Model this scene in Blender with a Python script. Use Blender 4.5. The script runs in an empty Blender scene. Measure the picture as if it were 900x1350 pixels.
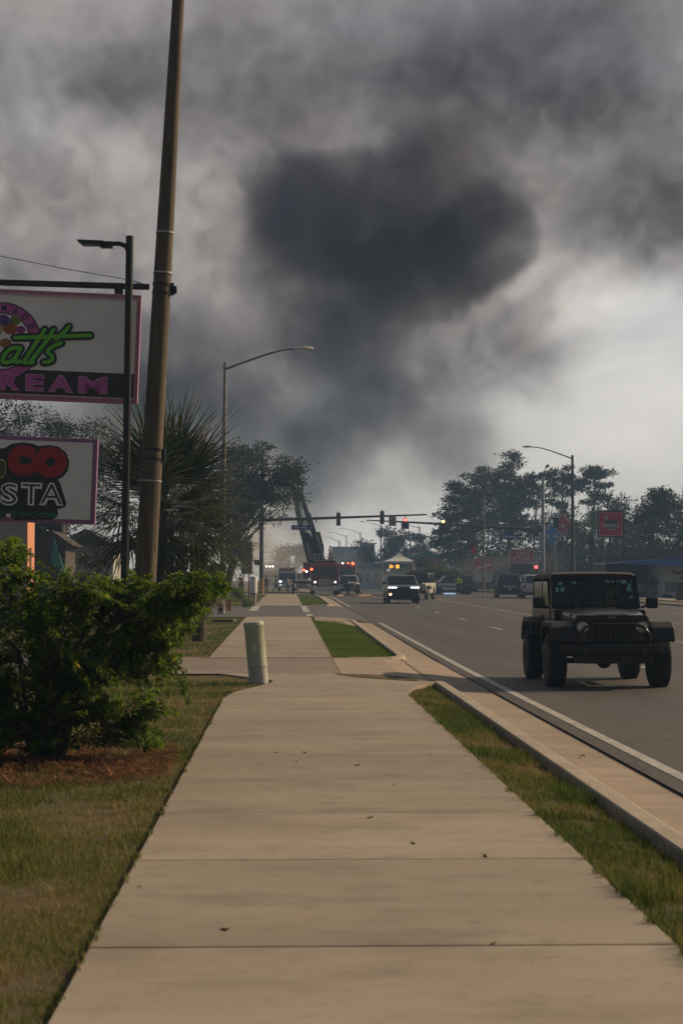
import bpy, bmesh, math, random
import numpy as np
from mathutils import Vector, Matrix, Euler
R=math.radians
random.seed(7); RNG=np.random.default_rng(11)
S=bpy.context.scene; COL=S.collection
# ---------------- camera ----------------
F=2400.0; EYE=1.6; HZ=765.0; VX=378.0
PITCH=math.atan(90/F); YAW=-math.atan(72/F)
cd=bpy.data.cameras.new('camera'); cam=bpy.data.objects.new('camera',cd); COL.objects.link(cam)
cam.location=(0,0,EYE); cam.rotation_euler=(R(90)+PITCH,0,YAW)
cd.sensor_fit='HORIZONTAL'; cd.sensor_width=24; cd.lens=F/900*24
cd.clip_start=.1; cd.clip_end=6000
cd.dof.use_dof=True; cd.dof.focus_distance=60; cd.dof.aperture_fstop=5.6
S.camera=cam
CR=Euler((R(90)+PITCH,0,YAW)).to_matrix()
def ray(px,py): return CR@Vector(((px-450)/F,-(py-675)/F,-1))
def at(px,py,Y):
    d=ray(px,py); return Vector((0,0,EYE))+d*(Y/d.y)
def rise(Y): return 0.4*min(1,max(0,(Y-35)/95.0))
ROADZ=-.13
def gp(px,py,off=0.0):
    """point of the ground (plus off) seen at a spot"""
    Y=20.
    for _ in range(60):
        d=ray(px,py); t=(rise(Y)+off-EYE)/d.z; Y=.5*Y+.5*min(900,max(1,d.y*t))
    return at(px,py,Y)
def gx(px,Y): return at(px,HZ,Y).x
# ---------------- materials ----------------
def nmat(name):
    m=bpy.data.materials.new(name); m.use_nodes=True
    nt=m.node_tree; b=nt.nodes['Principled BSDF']; return m,nt,b
def N(nt,t,**k):
    n=nt.nodes.new(t)
    for a,v in k.items():
        if a.startswith('i_'): n.inputs[a[2:].replace('_',' ')].default_value=v
        else: setattr(n,a,v)
    return n
def L(nt,a,b): nt.links.new(a,b)
def mat(name,c,rough=.6,metal=0,var=.12,scale=4,bump=0,bscale=60,emit=None,estr=1,spec=.5,alpha=1,trans=0,c2=None,coat=0):
    m,nt,b=nmat(name)
    b.inputs['Roughness'].default_value=rough; b.inputs['Metallic'].default_value=metal
    b.inputs['Specular IOR Level'].default_value=spec; b.inputs['Coat Weight'].default_value=coat
    b.inputs['Transmission Weight'].default_value=trans; b.inputs['Alpha'].default_value=alpha
    c=tuple(c)+(1,)
    if var or c2:
        tc=N(nt,'ShaderNodeTexCoord'); no=N(nt,'ShaderNodeTexNoise',i_Scale=scale,i_Detail=5.,i_Roughness=.6)
        L(nt,tc.outputs['Object'],no.inputs['Vector'])
        r=N(nt,'ShaderNodeValToRGB'); r.color_ramp.elements[0].position=.35; r.color_ramp.elements[1].position=.65
        lo=tuple(x*(1-var) for x in c[:3])+(1,); hi=(tuple(c2)+(1,)) if c2 else tuple(min(1,x*(1+var)) for x in c[:3])+(1,)
        r.color_ramp.elements[0].color=lo; r.color_ramp.elements[1].color=hi
        L(nt,no.outputs['Fac'],r.inputs['Fac']); L(nt,r.outputs['Color'],b.inputs['Base Color'])
    else: b.inputs['Base Color'].default_value=c
    if bump:
        tc=N(nt,'ShaderNodeTexCoord'); no=N(nt,'ShaderNodeTexNoise',i_Scale=bscale,i_Detail=4.)
        L(nt,tc.outputs['Object'],no.inputs['Vector'])
        bp=N(nt,'ShaderNodeBump',i_Strength=bump,i_Distance=.02); L(nt,no.outputs['Fac'],bp.inputs['Height']); L(nt,bp.outputs['Normal'],b.inputs['Normal'])
    if emit:
        b.inputs['Emission Color'].default_value=tuple(emit)+(1,); b.inputs['Emission Strength'].default_value=estr
    return m
def leafmat(name,c1,c2,c3=None,trans=.35,rough=.5):
    """leaf colour varies from leaf clump to leaf clump; thin leaves let light through"""
    m=bpy.data.materials.new(name); m.use_nodes=True; nt=m.node_tree; nt.nodes.clear()
    at_=N(nt,'ShaderNodeAttribute',attribute_name='tone')
    r=N(nt,'ShaderNodeValToRGB'); e=r.color_ramp.elements
    e[0].color=tuple(c1)+(1,); e[1].color=tuple(c2)+(1,)
    if c3: x=e.new(.96); x.color=tuple(c2)+(1,); e[2].color=tuple(c3)+(1,)
    L(nt,at_.outputs['Fac'],r.inputs['Fac'])
    p=N(nt,'ShaderNodeBsdfPrincipled',i_Roughness=rough); L(nt,r.outputs['Color'],p.inputs['Base Color'])
    p.inputs['Specular IOR Level'].default_value=.22
    t=N(nt,'ShaderNodeBsdfTranslucent'); L(nt,r.outputs['Color'],t.inputs['Color'])
    mx=N(nt,'ShaderNodeMixShader'); mx.inputs[0].default_value=trans
    L(nt,p.outputs[0],mx.inputs[1]); L(nt,t.outputs[0],mx.inputs[2])
    o=N(nt,'ShaderNodeOutputMaterial'); L(nt,mx.outputs[0],o.inputs['Surface']); return m
# ---------------- objects ----------------
def link(name,me,parent=None):
    o=bpy.data.objects.new(name,me); COL.objects.link(o)
    if parent is not None: o.parent=parent
    return o
def tag(o,label=None,cat=None,group=None,kind=None):
    if label: o['label']=label
    if cat: o['category']=cat
    if group: o['group']=group
    if kind: o['kind']=kind
    return o
def thing(name,label,cat,loc=(0,0,0),rz=0,group=None,rx=0,ry=0):
    o=link(name,None); o.location=loc; o.rotation_euler=(rx,ry,rz); return tag(o,label,cat,group)
def copy_tree(o,parent=None):
    c=o.copy(); COL.objects.link(c)
    if parent is not None: c.parent=parent
    for ch in list(o.children): copy_tree(ch,c)
    return c
class MB:
    def __init__(s): s.v=[]; s.f=[]; s.mi=[]; s.m=0
    def add(s,vs,fs,M=None):
        b=len(s.v)
        s.v+=[tuple(M@Vector(v)) if M is not None else tuple(v) for v in vs]
        s.f+=[tuple(b+i for i in f) for f in fs]; s.mi+=[s.m]*len(fs); return s
    def box(s,x0,x1,y0,y1,z0,z1,M=None):
        return s.add([(x0,y0,z0),(x1,y0,z0),(x1,y1,z0),(x0,y1,z0),(x0,y0,z1),(x1,y0,z1),(x1,y1,z1),(x0,y1,z1)],
          [(0,3,2,1),(4,5,6,7),(0,1,5,4),(1,2,6,5),(2,3,7,6),(3,0,4,7)],M)
    def cbox(s,c,d,M=None):
        return s.box(c[0]-d[0]/2,c[0]+d[0]/2,c[1]-d[1]/2,c[1]+d[1]/2,c[2]-d[2]/2,c[2]+d[2]/2,M)
    def tube(s,pts,rad,n=10,cap=True):
        pts=[Vector(p) for p in pts]; 
        if not hasattr(rad,'__len__'): rad=[rad]*len(pts)
        b=len(s.v); prev=None
        for i,p in enumerate(pts):
            t=(pts[min(i+1,len(pts)-1)]-pts[max(i-1,0)]).normalized()
            if prev is None: u=t.orthogonal().normalized()
            else:
                u=(prev-t*prev.dot(t)); u=u.normalized() if u.length>1e-6 else t.orthogonal().normalized()
            prev=u; w=t.cross(u)
            for k in range(n):
                a=2*math.pi*k/n; s.v.append(tuple(p+(u*math.cos(a)+w*math.sin(a))*rad[i]))
        for i in range(len(pts)-1):
            for k in range(n):
                k2=(k+1)%n; s.f.append((b+i*n+k,b+i*n+k2,b+(i+1)*n+k2,b+(i+1)*n+k)); s.mi.append(s.m)
        if cap:
            s.f.append(tuple(b+k for k in reversed(range(n)))); s.f.append(tuple(b+(len(pts)-1)*n+k for k in range(n))); s.mi+=[s.m]*2
        return s
    def lathe(s,prof,n=24,M=None):
        """prof (r,z) about z"""
        vs=[];fs=[]
        for r,z in prof:
            for k in range(n):
                a=2*math.pi*k/n; vs.append((r*math.cos(a),r*math.sin(a),z))
        for i in range(len(prof)-1):
            for k in range(n):
                k2=(k+1)%n; fs.append((i*n+k,i*n+k2,(i+1)*n+k2,(i+1)*n+k))
        fs.append(tuple(reversed(range(n)))); fs.append(tuple((len(prof)-1)*n+k for k in range(n)))
        return s.add(vs,fs,M)
    def prism(s,poly,d0,d1,axis='y',M=None):
        """poly (a,b) extruded along axis: y->(a,d,b)  x->(d,a,b)  z->(a,b,d)"""
        f={'y':lambda a,b,d:(a,d,b),'x':lambda a,b,d:(d,a,b),'z':lambda a,b,d:(a,b,d)}[axis]
        n=len(poly); vs=[f(a,b,d0) for a,b in poly]+[f(a,b,d1) for a,b in poly]
        fs=[tuple(range(n)),tuple(reversed(range(n,2*n)))]+[(i,i+n,(i+1)%n+n,(i+1)%n) for i in range(n)]
        return s.add(vs,fs,M)
    def ball(s,c,r,n=12,m=8):
        r=r if hasattr(r,'__len__') else (r,r,r); vs=[];fs=[]
        for j in range(m+1):
            ph=math.pi*j/m
            for k in range(n):
                a=2*math.pi*k/n; vs.append((c[0]+r[0]*math.sin(ph)*math.cos(a),c[1]+r[1]*math.sin(ph)*math.sin(a),c[2]-r[2]*math.cos(ph)))
        for j in range(m):
            for k in range(n):
                k2=(k+1)%n; fs.append((j*n+k,j*n+k2,(j+1)*n+k2,(j+1)*n+k))
        return s.add(vs,fs)
    def build(s,name,mats,parent=None,smooth=False,bevel=0,loc=None,auto=None):
        me=bpy.data.meshes.new(name)
        bm=bmesh.new(); V=[bm.verts.new(v) for v in s.v]
        for f,mi in zip(s.f,s.mi):
            try:
                q=bm.faces.new([V[i] for i in f]); q.material_index=mi; q.smooth=bool(smooth)
            except ValueError: pass
        bmesh.ops.remove_doubles(bm,verts=bm.verts,dist=1e-5)
        bmesh.ops.recalc_face_normals(bm,faces=bm.faces)
        if smooth:
            for e in bm.edges:
                if len(e.link_faces)==2 and e.calc_face_angle(0)>R(38): e.smooth=False
        bm.to_mesh(me); bm.free()
        for m in (mats if isinstance(mats,(list,tuple)) else [mats]): me.materials.append(m)
        o=link(name,me,parent)
        if loc is not None: o.location=loc
        if bevel:
            md=o.modifiers.new('bevel','BEVEL'); md.width=bevel; md.segments=2; md.limit_method='ANGLE'; md.angle_limit=R(40)
        return o
def quads_mesh(name,V,mats,parent=None,tone=None,nv=4,mi=None):
    """V (n,nv,3) numpy: n separate faces -> one mesh"""
    n=V.shape[0]; me=bpy.data.meshes.new(name)
    me.vertices.add(n*nv); me.vertices.foreach_set('co',V.reshape(-1).astype(np.float32))
    me.loops.add(n*nv); me.loops.foreach_set('vertex_index',np.arange(n*nv,dtype=np.int32))
    me.polygons.add(n); me.polygons.foreach_set('loop_start',np.arange(0,n*nv,nv,dtype=np.int32))
    me.polygons.foreach_set('loop_total',np.full(n,nv,dtype=np.int32))
    for m in (mats if isinstance(mats,(list,tuple)) else [mats]): me.materials.append(m)
    if mi is not None: me.polygons.foreach_set('material_index',mi.astype(np.int32))
    me.update(calc_edges=True)
    if tone is not None:
        a=me.attributes.new('tone','FLOAT','FACE'); a.data.foreach_set('value',tone.astype(np.float32))
    return link(name,me,parent)
def unit(n):
    v=RNG.normal(size=(n,3)); return v/np.linalg.norm(v,axis=1,keepdims=True)
def leaves(P,L_,W,up=.3,droop=0,dirs=None):
    """rhombic folded leaves at points P -> (n,4,3)"""
    n=len(P); d=unit(n) if dirs is None else dirs+unit(n)*.6
    d[:,2]+=-droop; d/=np.linalg.norm(d,axis=1,keepdims=True)
    u=unit(n); u[:,2]+=up; s=np.cross(d,u); s/=np.linalg.norm(s,axis=1,keepdims=True)+1e-9
    k=RNG.uniform(.6,1.25,(n,1)); L1=L_*k; W1=W*k
    a=P; b=P+d*L1*.45+s*W1*.5; c=P+d*L1; e=P+d*L1*.45-s*W1*.5
    return np.stack([a,b,c,e],axis=1)
# ---------------- light, sky ----------------
SUN_EL=R(29); SUN_AZ=R(67)      # from north (+Y) towards +X
w=bpy.data.worlds.new('World'); S.world=w; w.use_nodes=True
nt=w.node_tree; nt.nodes.clear()
sky=N(nt,'ShaderNodeTexSky',sky_type='NISHITA',sun_disc=False,sun_elevation=SUN_EL,sun_rotation=SUN_AZ,dust_density=2.2,air_density=1.,ozone_density=1.5,altitude=0)
tc=N(nt,'ShaderNodeTexCoord')
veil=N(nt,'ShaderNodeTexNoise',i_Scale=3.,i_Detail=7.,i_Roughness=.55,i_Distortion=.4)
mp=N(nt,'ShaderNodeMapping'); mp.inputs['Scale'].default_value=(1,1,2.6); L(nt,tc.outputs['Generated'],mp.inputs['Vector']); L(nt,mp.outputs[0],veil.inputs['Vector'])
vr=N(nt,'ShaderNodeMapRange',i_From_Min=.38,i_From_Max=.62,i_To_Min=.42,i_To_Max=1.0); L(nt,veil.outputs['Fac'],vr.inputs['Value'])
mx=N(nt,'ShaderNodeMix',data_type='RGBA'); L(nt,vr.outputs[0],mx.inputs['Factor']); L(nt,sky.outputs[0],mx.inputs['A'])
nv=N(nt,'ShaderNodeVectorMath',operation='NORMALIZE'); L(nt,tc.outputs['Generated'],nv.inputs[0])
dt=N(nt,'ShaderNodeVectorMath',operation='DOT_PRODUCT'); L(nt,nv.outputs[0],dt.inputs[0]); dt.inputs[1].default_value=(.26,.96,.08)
br=N(nt,'ShaderNodeMapRange',interpolation_type='SMOOTHSTEP',i_From_Min=.45,i_From_Max=1.,i_To_Min=.14,i_To_Max=1.14); L(nt,dt.outputs['Value'],br.inputs['Value'])  # sky bright ahead, dimmed in unseen directions to lower ambient light
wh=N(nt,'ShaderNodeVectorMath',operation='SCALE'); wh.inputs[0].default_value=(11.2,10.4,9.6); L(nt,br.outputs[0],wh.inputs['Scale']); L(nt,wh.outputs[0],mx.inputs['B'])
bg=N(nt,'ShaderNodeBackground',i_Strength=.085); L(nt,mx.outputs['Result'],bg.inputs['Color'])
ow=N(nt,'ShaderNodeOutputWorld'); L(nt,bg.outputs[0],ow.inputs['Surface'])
sd=bpy.data.lights.new('sun','SUN'); sd.energy=5.0; sd.angle=R(.6); sd.color=(1,.75,.46)
sun=bpy.data.objects.new('sun',sd); COL.objects.link(sun)
dv=Vector((math.sin(SUN_AZ)*math.cos(SUN_EL),math.cos(SUN_AZ)*math.cos(SUN_EL),math.sin(SUN_EL)))
sun.rotation_euler=dv.to_track_quat('Z','Y').to_euler()
S.view_settings.view_transform='Standard'; S.view_settings.look='None'; S.view_settings.exposure=-.27; S.view_settings.gamma=1
c=S.cycles
c.use_denoising=True
try: c.denoiser='OPENIMAGEDENOISE'
except Exception: pass
c.max_bounces=5; c.diffuse_bounces=2; c.glossy_bounces=2; c.transmission_bounces=4; c.volume_bounces=1; c.transparent_max_bounces=8
c.volume_step_rate=1.3; c.volume_max_steps=160; c.sample_clamp_indirect=4; c.use_adaptive_sampling=True; c.adaptive_threshold=.02
c.caustics_reflective=False; c.caustics_refractive=False
# ---------------- smoke ----------------
def smoke_material(name,col,dens,aniso=.2,absorb=(0,0,0)):
    m=bpy.data.materials.new(name); m.use_nodes=True; nt=m.node_tree; nt.nodes.clear()
    v=N(nt,'ShaderNodeVolumePrincipled'); v.inputs['Color'].default_value=tuple(col)+(1,); v.inputs['Absorption Color'].default_value=tuple(absorb)+(1,)
    v.inputs['Density'].default_value=dens; v.inputs['Anisotropy'].default_value=aniso
    o=N(nt,'ShaderNodeOutputMaterial'); L(nt,v.outputs[0],o.inputs['Volume']); return m
def smoke(name,blobs,lo,hi,res,m,warp,wscale,thr,nscale,ndetail=5,seed=0.):
    """blobs: (centre, radii, strength) -> density grid of one cloud of smoke"""
    me=bpy.data.meshes.new(name); o=link(name,me); 
    g=bpy.data.node_groups.new(name,'GeometryNodeTree'); g.interface.new_socket('Geometry',in_out='OUTPUT',socket_type='NodeSocketGeometry')
    def n(t,**k): return N(g,t,**k)
    pos=n('GeometryNodeInputPosition'); 
    off=n('ShaderNodeVectorMath',operation='ADD'); off.inputs[1].default_value=(seed*131,seed*57,seed*93); L(g,pos.outputs[0],off.inputs[0])
    st=n('ShaderNodeVectorMath',operation='MULTIPLY'); st.inputs[1].default_value=(1,.45,1); L(g,off.outputs[0],st.inputs[0]); off=st
    nz=n('ShaderNodeTexNoise',i_Scale=wscale,i_Detail=8.,i_Roughness=.68); L(g,off.outputs[0],nz.inputs['Vector'])
    a=n('ShaderNodeVectorMath',operation='SUBTRACT'); a.inputs[1].default_value=(.5,.5,.5); L(g,nz.outputs['Color'],a.inputs[0])
    b=n('ShaderNodeVectorMath',operation='SCALE'); b.inputs['Scale'].default_value=warp; L(g,a.outputs[0],b.inputs[0])
    p=n('ShaderNodeVectorMath',operation='ADD'); L(g,pos.outputs[0],p.inputs[0]); L(g,b.outputs[0],p.inputs[1])
    tot=None
    for c_,r_,s_ in blobs:
        su=n('ShaderNodeVectorMath',operation='SUBTRACT'); su.inputs[1].default_value=c_; L(g,p.outputs[0],su.inputs[0])
        dv_=n('ShaderNodeVectorMath',operation='DIVIDE'); dv_.inputs[1].default_value=r_; L(g,su.outputs[0],dv_.inputs[0])
        ln=n('ShaderNodeVectorMath',operation='LENGTH'); L(g,dv_.outputs[0],ln.inputs[0])
        mr=n('ShaderNodeMapRange',interpolation_type='SMOOTHSTEP'); mr.inputs['From Min'].default_value=(1.02 if s_<0 else 1.15); mr.inputs['From Max'].default_value=(.72 if s_<0 else .25); mr.inputs['To Max'].default_value=abs(s_); L(g,ln.outputs['Value'],mr.inputs['Value'])
        if tot is None: tot=mr.outputs[0]
        else:
            ad=n('ShaderNodeMath',operation='ADD'); L(g,tot,ad.inputs[0]); L(g,mr.outputs[0],ad.inputs[1]); tot=ad.outputs[0]
    n2=n('ShaderNodeTexNoise',i_Scale=nscale,i_Detail=float(ndetail),i_Roughness=.66,i_Distortion=.25); L(g,off.outputs[0],n2.inputs['Vector'])
    m2=n('ShaderNodeMapRange'); m2.inputs['From Min'].default_value=thr[0]; m2.inputs['From Max'].default_value=thr[1]; m2.inputs['To Min'].default_value=thr[2]; m2.inputs['To Max'].default_value=thr[3]; L(g,n2.outputs['Fac'],m2.inputs['Value'])
    n3=n('ShaderNodeTexNoise',i_Scale=nscale*4.2,i_Detail=5.,i_Roughness=.7,i_Distortion=.8); L(g,off.outputs[0],n3.inputs['Vector'])
    m3=n('ShaderNodeMapRange'); m3.inputs['From Min'].default_value=.36; m3.inputs['From Max'].default_value=.64; m3.inputs['To Min'].default_value=.72; m3.inputs['To Max'].default_value=1.28; L(g,n3.outputs['Fac'],m3.inputs['Value'])
    mq=n('ShaderNodeMath',operation='MULTIPLY'); L(g,m2.outputs[0],mq.inputs[0]); L(g,m3.outputs[0],mq.inputs[1])
    mu=n('ShaderNodeMath',operation='MULTIPLY'); L(g,tot,mu.inputs[0]); L(g,mq.outputs[0],mu.inputs[1])
    vc=n('GeometryNodeVolumeCube'); vc.inputs['Min'].default_value=lo; vc.inputs['Max'].default_value=hi
    for k,x in zip(('Resolution X','Resolution Y','Resolution Z'),res): vc.inputs[k].default_value=x
    L(g,mu.outputs[0],vc.inputs['Density'])
    sm=n('GeometryNodeSetMaterial'); sm.inputs['Material'].default_value=m; L(g,vc.outputs[0],sm.inputs['Geometry'])
    go=n('NodeGroupOutput'); L(g,sm.outputs[0],go.inputs[0])
    md=o.modifiers.new('smoke','NODES'); md.node_group=g; me.materials.append(m); return o
SM=smoke_material('fire smoke',(.56,.565,.70),.065,.1,(.0,.0,.0))
PY=620.
def sb(px,py,rx,ry,s,dy=0,ryd=None):
    k=PY/F; p=at(px,py,PY+dy); return ((p.x,p.y,p.z),(rx*k,(ryd or (rx+ry)/2)*k,ry*k),s)
B=[ # the dark billowing head and its tail down to the fire
 sb(628,318,84,98,-1.1,0),sb(580,262,130,112,-.8,5),sb(560,185,150,70,.45,5),sb(520,320,120,90,-.5,0),sb(560,95,150,80,.22,20),sb(470,290,160,100,-.8),sb(400,280,100,85,.7,10),sb(560,360,130,70,-.7),
 sb(460,430,120,110,1.15,-5),sb(400,400,120,100,.45),sb(480,530,110,80,.7),sb(600,600,85,60,.55),sb(560,550,110,70,.5),sb(425,600,64,90,1.15),sb(400,450,80,70,.4),sb(300,500,90,60,.35),sb(400,665,50,60,.8),
 sb(350,560,90,80,.55),
 # left dark lobe low down
 sb(232,455,75,85,.95,15),sb(215,520,90,70,.5,15),sb(290,470,70,90,.4,15),sb(225,530,110,80,1.0,20),sb(310,570,120,70,.65,15),sb(330,490,100,80,.4,15),sb(150,500,80,110,.8,25),sb(60,600,150,90,.7,30),
 # lighter veil above and to both sides
 sb(560,120,320,170,.85,30,60),sb(760,110,280,180,.7,40,70),sb(860,210,260,170,.8,30,60),sb(790,300,200,115,1.2,20,50),sb(1000,300,180,130,.6,40,60),
 sb(300,130,300,200,.5,50,60),sb(60,120,280,150,.5,50,70),sb(-160,160,260,240,.9,50,70),sb(120,330,300,170,.75,50,60),sb(30,440,280,190,.7,50,60),sb(60,250,140,90,.35,50),sb(150,120,120,60,.25,50),sb(350,150,160,90,.25,50),sb(370,300,120,160,.25,45),
 sb(350,0,480,160,.5,55,60),sb(820,-60,460,200,.7,60,80),sb(0,-60,460,160,.4,70,80),sb(620,440,200,120,1.4,30,50),
 sb(510,610,200,80,.45,30,50),sb(330,420,220,180,.6,40,60),sb(270,250,220,170,.5,40,60),
 sb(1300,120,340,260,.6,60,80),sb(-460,260,300,380,.7,60,80),sb(400,-300,640,260,.5,60,90)]
# ---------------- ground ----------------
def lerp(x,pts):
    if x<=pts[0][0]: return pts[0][1]
    for (a,b),(c_,d_) in zip(pts,pts[1:]):
        if x<=c_: return b+(d_-b)*(x-a)/(c_-a)
    return pts[-1][1]
CROSS=[(1.9,-.035),(2.33,-.095),(2.36,-.35),(22.1,-.35),(22.2,-.02)]
def gz(x,Y):
    if 157<Y<192: return rise(Y)-.35
    return rise(Y)+lerp(x,CROSS)
def grid(name,xs,ys,zf,m,kind='structure',parent=None):
    vs=[(x,y,zf(x,y)) for y in ys for x in xs]; nx=len(xs)
    fs=[(j*nx+i,j*nx+i+1,(j+1)*nx+i+1,(j+1)*nx+i) for j in range(len(ys)-1) for i in range(nx-1)]
    me=bpy.data.meshes.new(name); me.from_pydata(vs,[],fs); me.materials.append(m); o=link(name,me,parent)
    if kind: o['kind']=kind
    return o
def sheet(name,polys,zf,m,cuts_x=(),thick=0,kind='structure',bevel=0):
    bm=bmesh.new()
    for poly in polys: bm.faces.new([bm.verts.new((x,y,0)) for x,y in poly])
    for v,no in [((0,yy,0),(0,1,0)) for yy in (35,130)]+[((xx,0,0),(1,0,0)) for xx in cuts_x]:
        bmesh.ops.bisect_plane(bm,geom=bm.verts[:]+bm.edges[:]+bm.faces[:],plane_co=v,plane_no=no)
    bmesh.ops.triangulate(bm,faces=[f for f in bm.faces if len(f.verts)>4])
    for v in bm.verts: v.co.z=zf(v.co.x,v.co.y)
    if thick:
        r=bmesh.ops.extrude_face_region(bm,geom=bm.faces[:])
        for e in r['geom']:
            if isinstance(e,bmesh.types.BMVert): e.co.z-=thick
    bmesh.ops.recalc_face_normals(bm,faces=bm.faces)
    if not thick:
        for f in bm.faces:
            if f.normal.z<0: f.normal_flip()
    me=bpy.data.meshes.new(name); bm.to_mesh(me); bm.free(); me.materials.append(m)
    o=link(name,me)
    if kind: o['kind']=kind
    if bevel:
        md=o.modifiers.new('bevel','BEVEL'); md.width=bevel; md.segments=2; md.limit_method='ANGLE'; md.angle_limit=R(50)
    return o
def concrete(name,c1,c2,c3,stain=.5):
    m,nt,b=nmat(name); tc=N(nt,'ShaderNodeTexCoord')
    n1=N(nt,'ShaderNodeTexNoise',i_Scale=.7,i_Detail=6.,i_Roughness=.6); mp=N(nt,'ShaderNodeMapping'); mp.inputs['Scale'].default_value=(.6,1.0,1)
    L(nt,tc.outputs['Object'],mp.inputs['Vector']); L(nt,mp.outputs[0],n1.inputs['Vector'])
    n2=N(nt,'ShaderNodeTexNoise',i_Scale=5.,i_Detail=8.,i_Roughness=.72); L(nt,tc.outputs['Object'],n2.inputs['Vector'])
    n3=N(nt,'ShaderNodeTexNoise',i_Scale=110.,i_Detail=3.); L(nt,tc.outputs['Object'],n3.inputs['Vector'])
    r=N(nt,'ShaderNodeValToRGB'); e=r.color_ramp.elements; e[0].position=.33; e[0].color=tuple(c1)+(1,); e[1].position=.66; e[1].color=tuple(c2)+(1,)
    L(nt,n1.outputs['Fac'],r.inputs['Fac'])
    r2=N(nt,'ShaderNodeMapRange',i_From_Min=.54,i_From_Max=.72,i_To_Max=stain); L(nt,n2.outputs['Fac'],r2.inputs['Value'])
    mx=N(nt,'ShaderNodeMix',data_type='RGBA'); L(nt,r2.outputs[0],mx.inputs['Factor']); L(nt,r.outputs[0],mx.inputs['A']); mx.inputs['B'].default_value=tuple(c3)+(1,)
    ge=N(nt,'ShaderNodeNewGeometry'); isl=N(nt,'ShaderNodeMapRange',i_To_Min=.86,i_To_Max=1.12); L(nt,ge.outputs['Random Per Island'],isl.inputs['Value'])
    sn=N(nt,'ShaderNodeTexNoise',i_Scale=1.,i_Detail=6.,i_Roughness=.65); smp=N(nt,'ShaderNodeMapping'); smp.inputs['Scale'].default_value=(1.0,1.7,1); L(nt,tc.outputs['Object'],smp.inputs[0]); L(nt,smp.outputs[0],sn.inputs['Vector'])
    sr=N(nt,'ShaderNodeMapRange',i_From_Min=.50,i_From_Max=.68,i_To_Min=1.03,i_To_Max=.76); L(nt,sn.outputs['Fac'],sr.inputs['Value'])
    # brushed finish across the walk and sparse dark specks
    wv=N(nt,'ShaderNodeTexNoise',i_Scale=1.,i_Detail=2.); mw=N(nt,'ShaderNodeMapping'); mw.inputs['Scale'].default_value=(3,120,3)
    L(nt,tc.outputs['Object'],mw.inputs['Vector']); L(nt,mw.outputs[0],wv.inputs['Vector'])
    vo=N(nt,'ShaderNodeTexVoronoi',i_Scale=2.6); L(nt,tc.outputs['Object'],vo.inputs['Vector'])
    sp=N(nt,'ShaderNodeMapRange',i_From_Min=.02,i_From_Max=.045,i_To_Min=.45,i_To_Max=1.); L(nt,vo.outputs['Distance'],sp.inputs['Value'])
    m3=N(nt,'ShaderNodeMapRange',i_From_Min=.3,i_From_Max=.7,i_To_Min=.8,i_To_Max=1.2); L(nt,n3.outputs['Fac'],m3.inputs['Value'])
    m4=N(nt,'ShaderNodeMapRange',i_From_Min=.3,i_From_Max=.7,i_To_Min=.95,i_To_Max=1.05); L(nt,wv.outputs['Fac'],m4.inputs['Value'])
    a=N(nt,'ShaderNodeMath',operation='MULTIPLY'); L(nt,m3.outputs[0],a.inputs[0]); L(nt,m4.outputs[0],a.inputs[1])
    a2=N(nt,'ShaderNodeMath',operation='MULTIPLY'); L(nt,a.outputs[0],a2.inputs[0]); L(nt,sp.outputs[0],a2.inputs[1])
    for q_ in (isl,sr):
        a3=N(nt,'ShaderNodeMath',operation='MULTIPLY'); L(nt,a2.outputs[0],a3.inputs[0]); L(nt,q_.outputs[0],a3.inputs[1]); a2=a3
    v=N(nt,'ShaderNodeVectorMath',operation='SCALE'); L(nt,mx.outputs['Result'],v.inputs[0]); L(nt,a2.outputs[0],v.inputs['Scale'])
    L(nt,v.outputs[0],b.inputs['Base Color']); b.inputs['Roughness'].default_value=.85
    bp=N(nt,'ShaderNodeBump',i_Strength=.35,i_Distance=.006); L(nt,n3.outputs['Fac'],bp.inputs['Height']); L(nt,bp.outputs[0],b.inputs['Normal'])
    return m
CON=concrete('walk concrete',(.24,.20,.155),(.32,.275,.22),(.16,.13,.095),.6)
CON2=concrete('apron concrete',(.27,.21,.155),(.33,.265,.20),(.17,.12,.085),.7)
CURB=concrete('kerb concrete',(.32,.265,.21),(.42,.36,.29),(.22,.17,.12),.5)
PAN=concrete('gutter concrete',(.26,.20,.15),(.35,.28,.215),(.17,.125,.09),.75)
DIRT=mat('joint dirt',(.07,.05,.035),.9,var=.3,scale=20)
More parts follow.
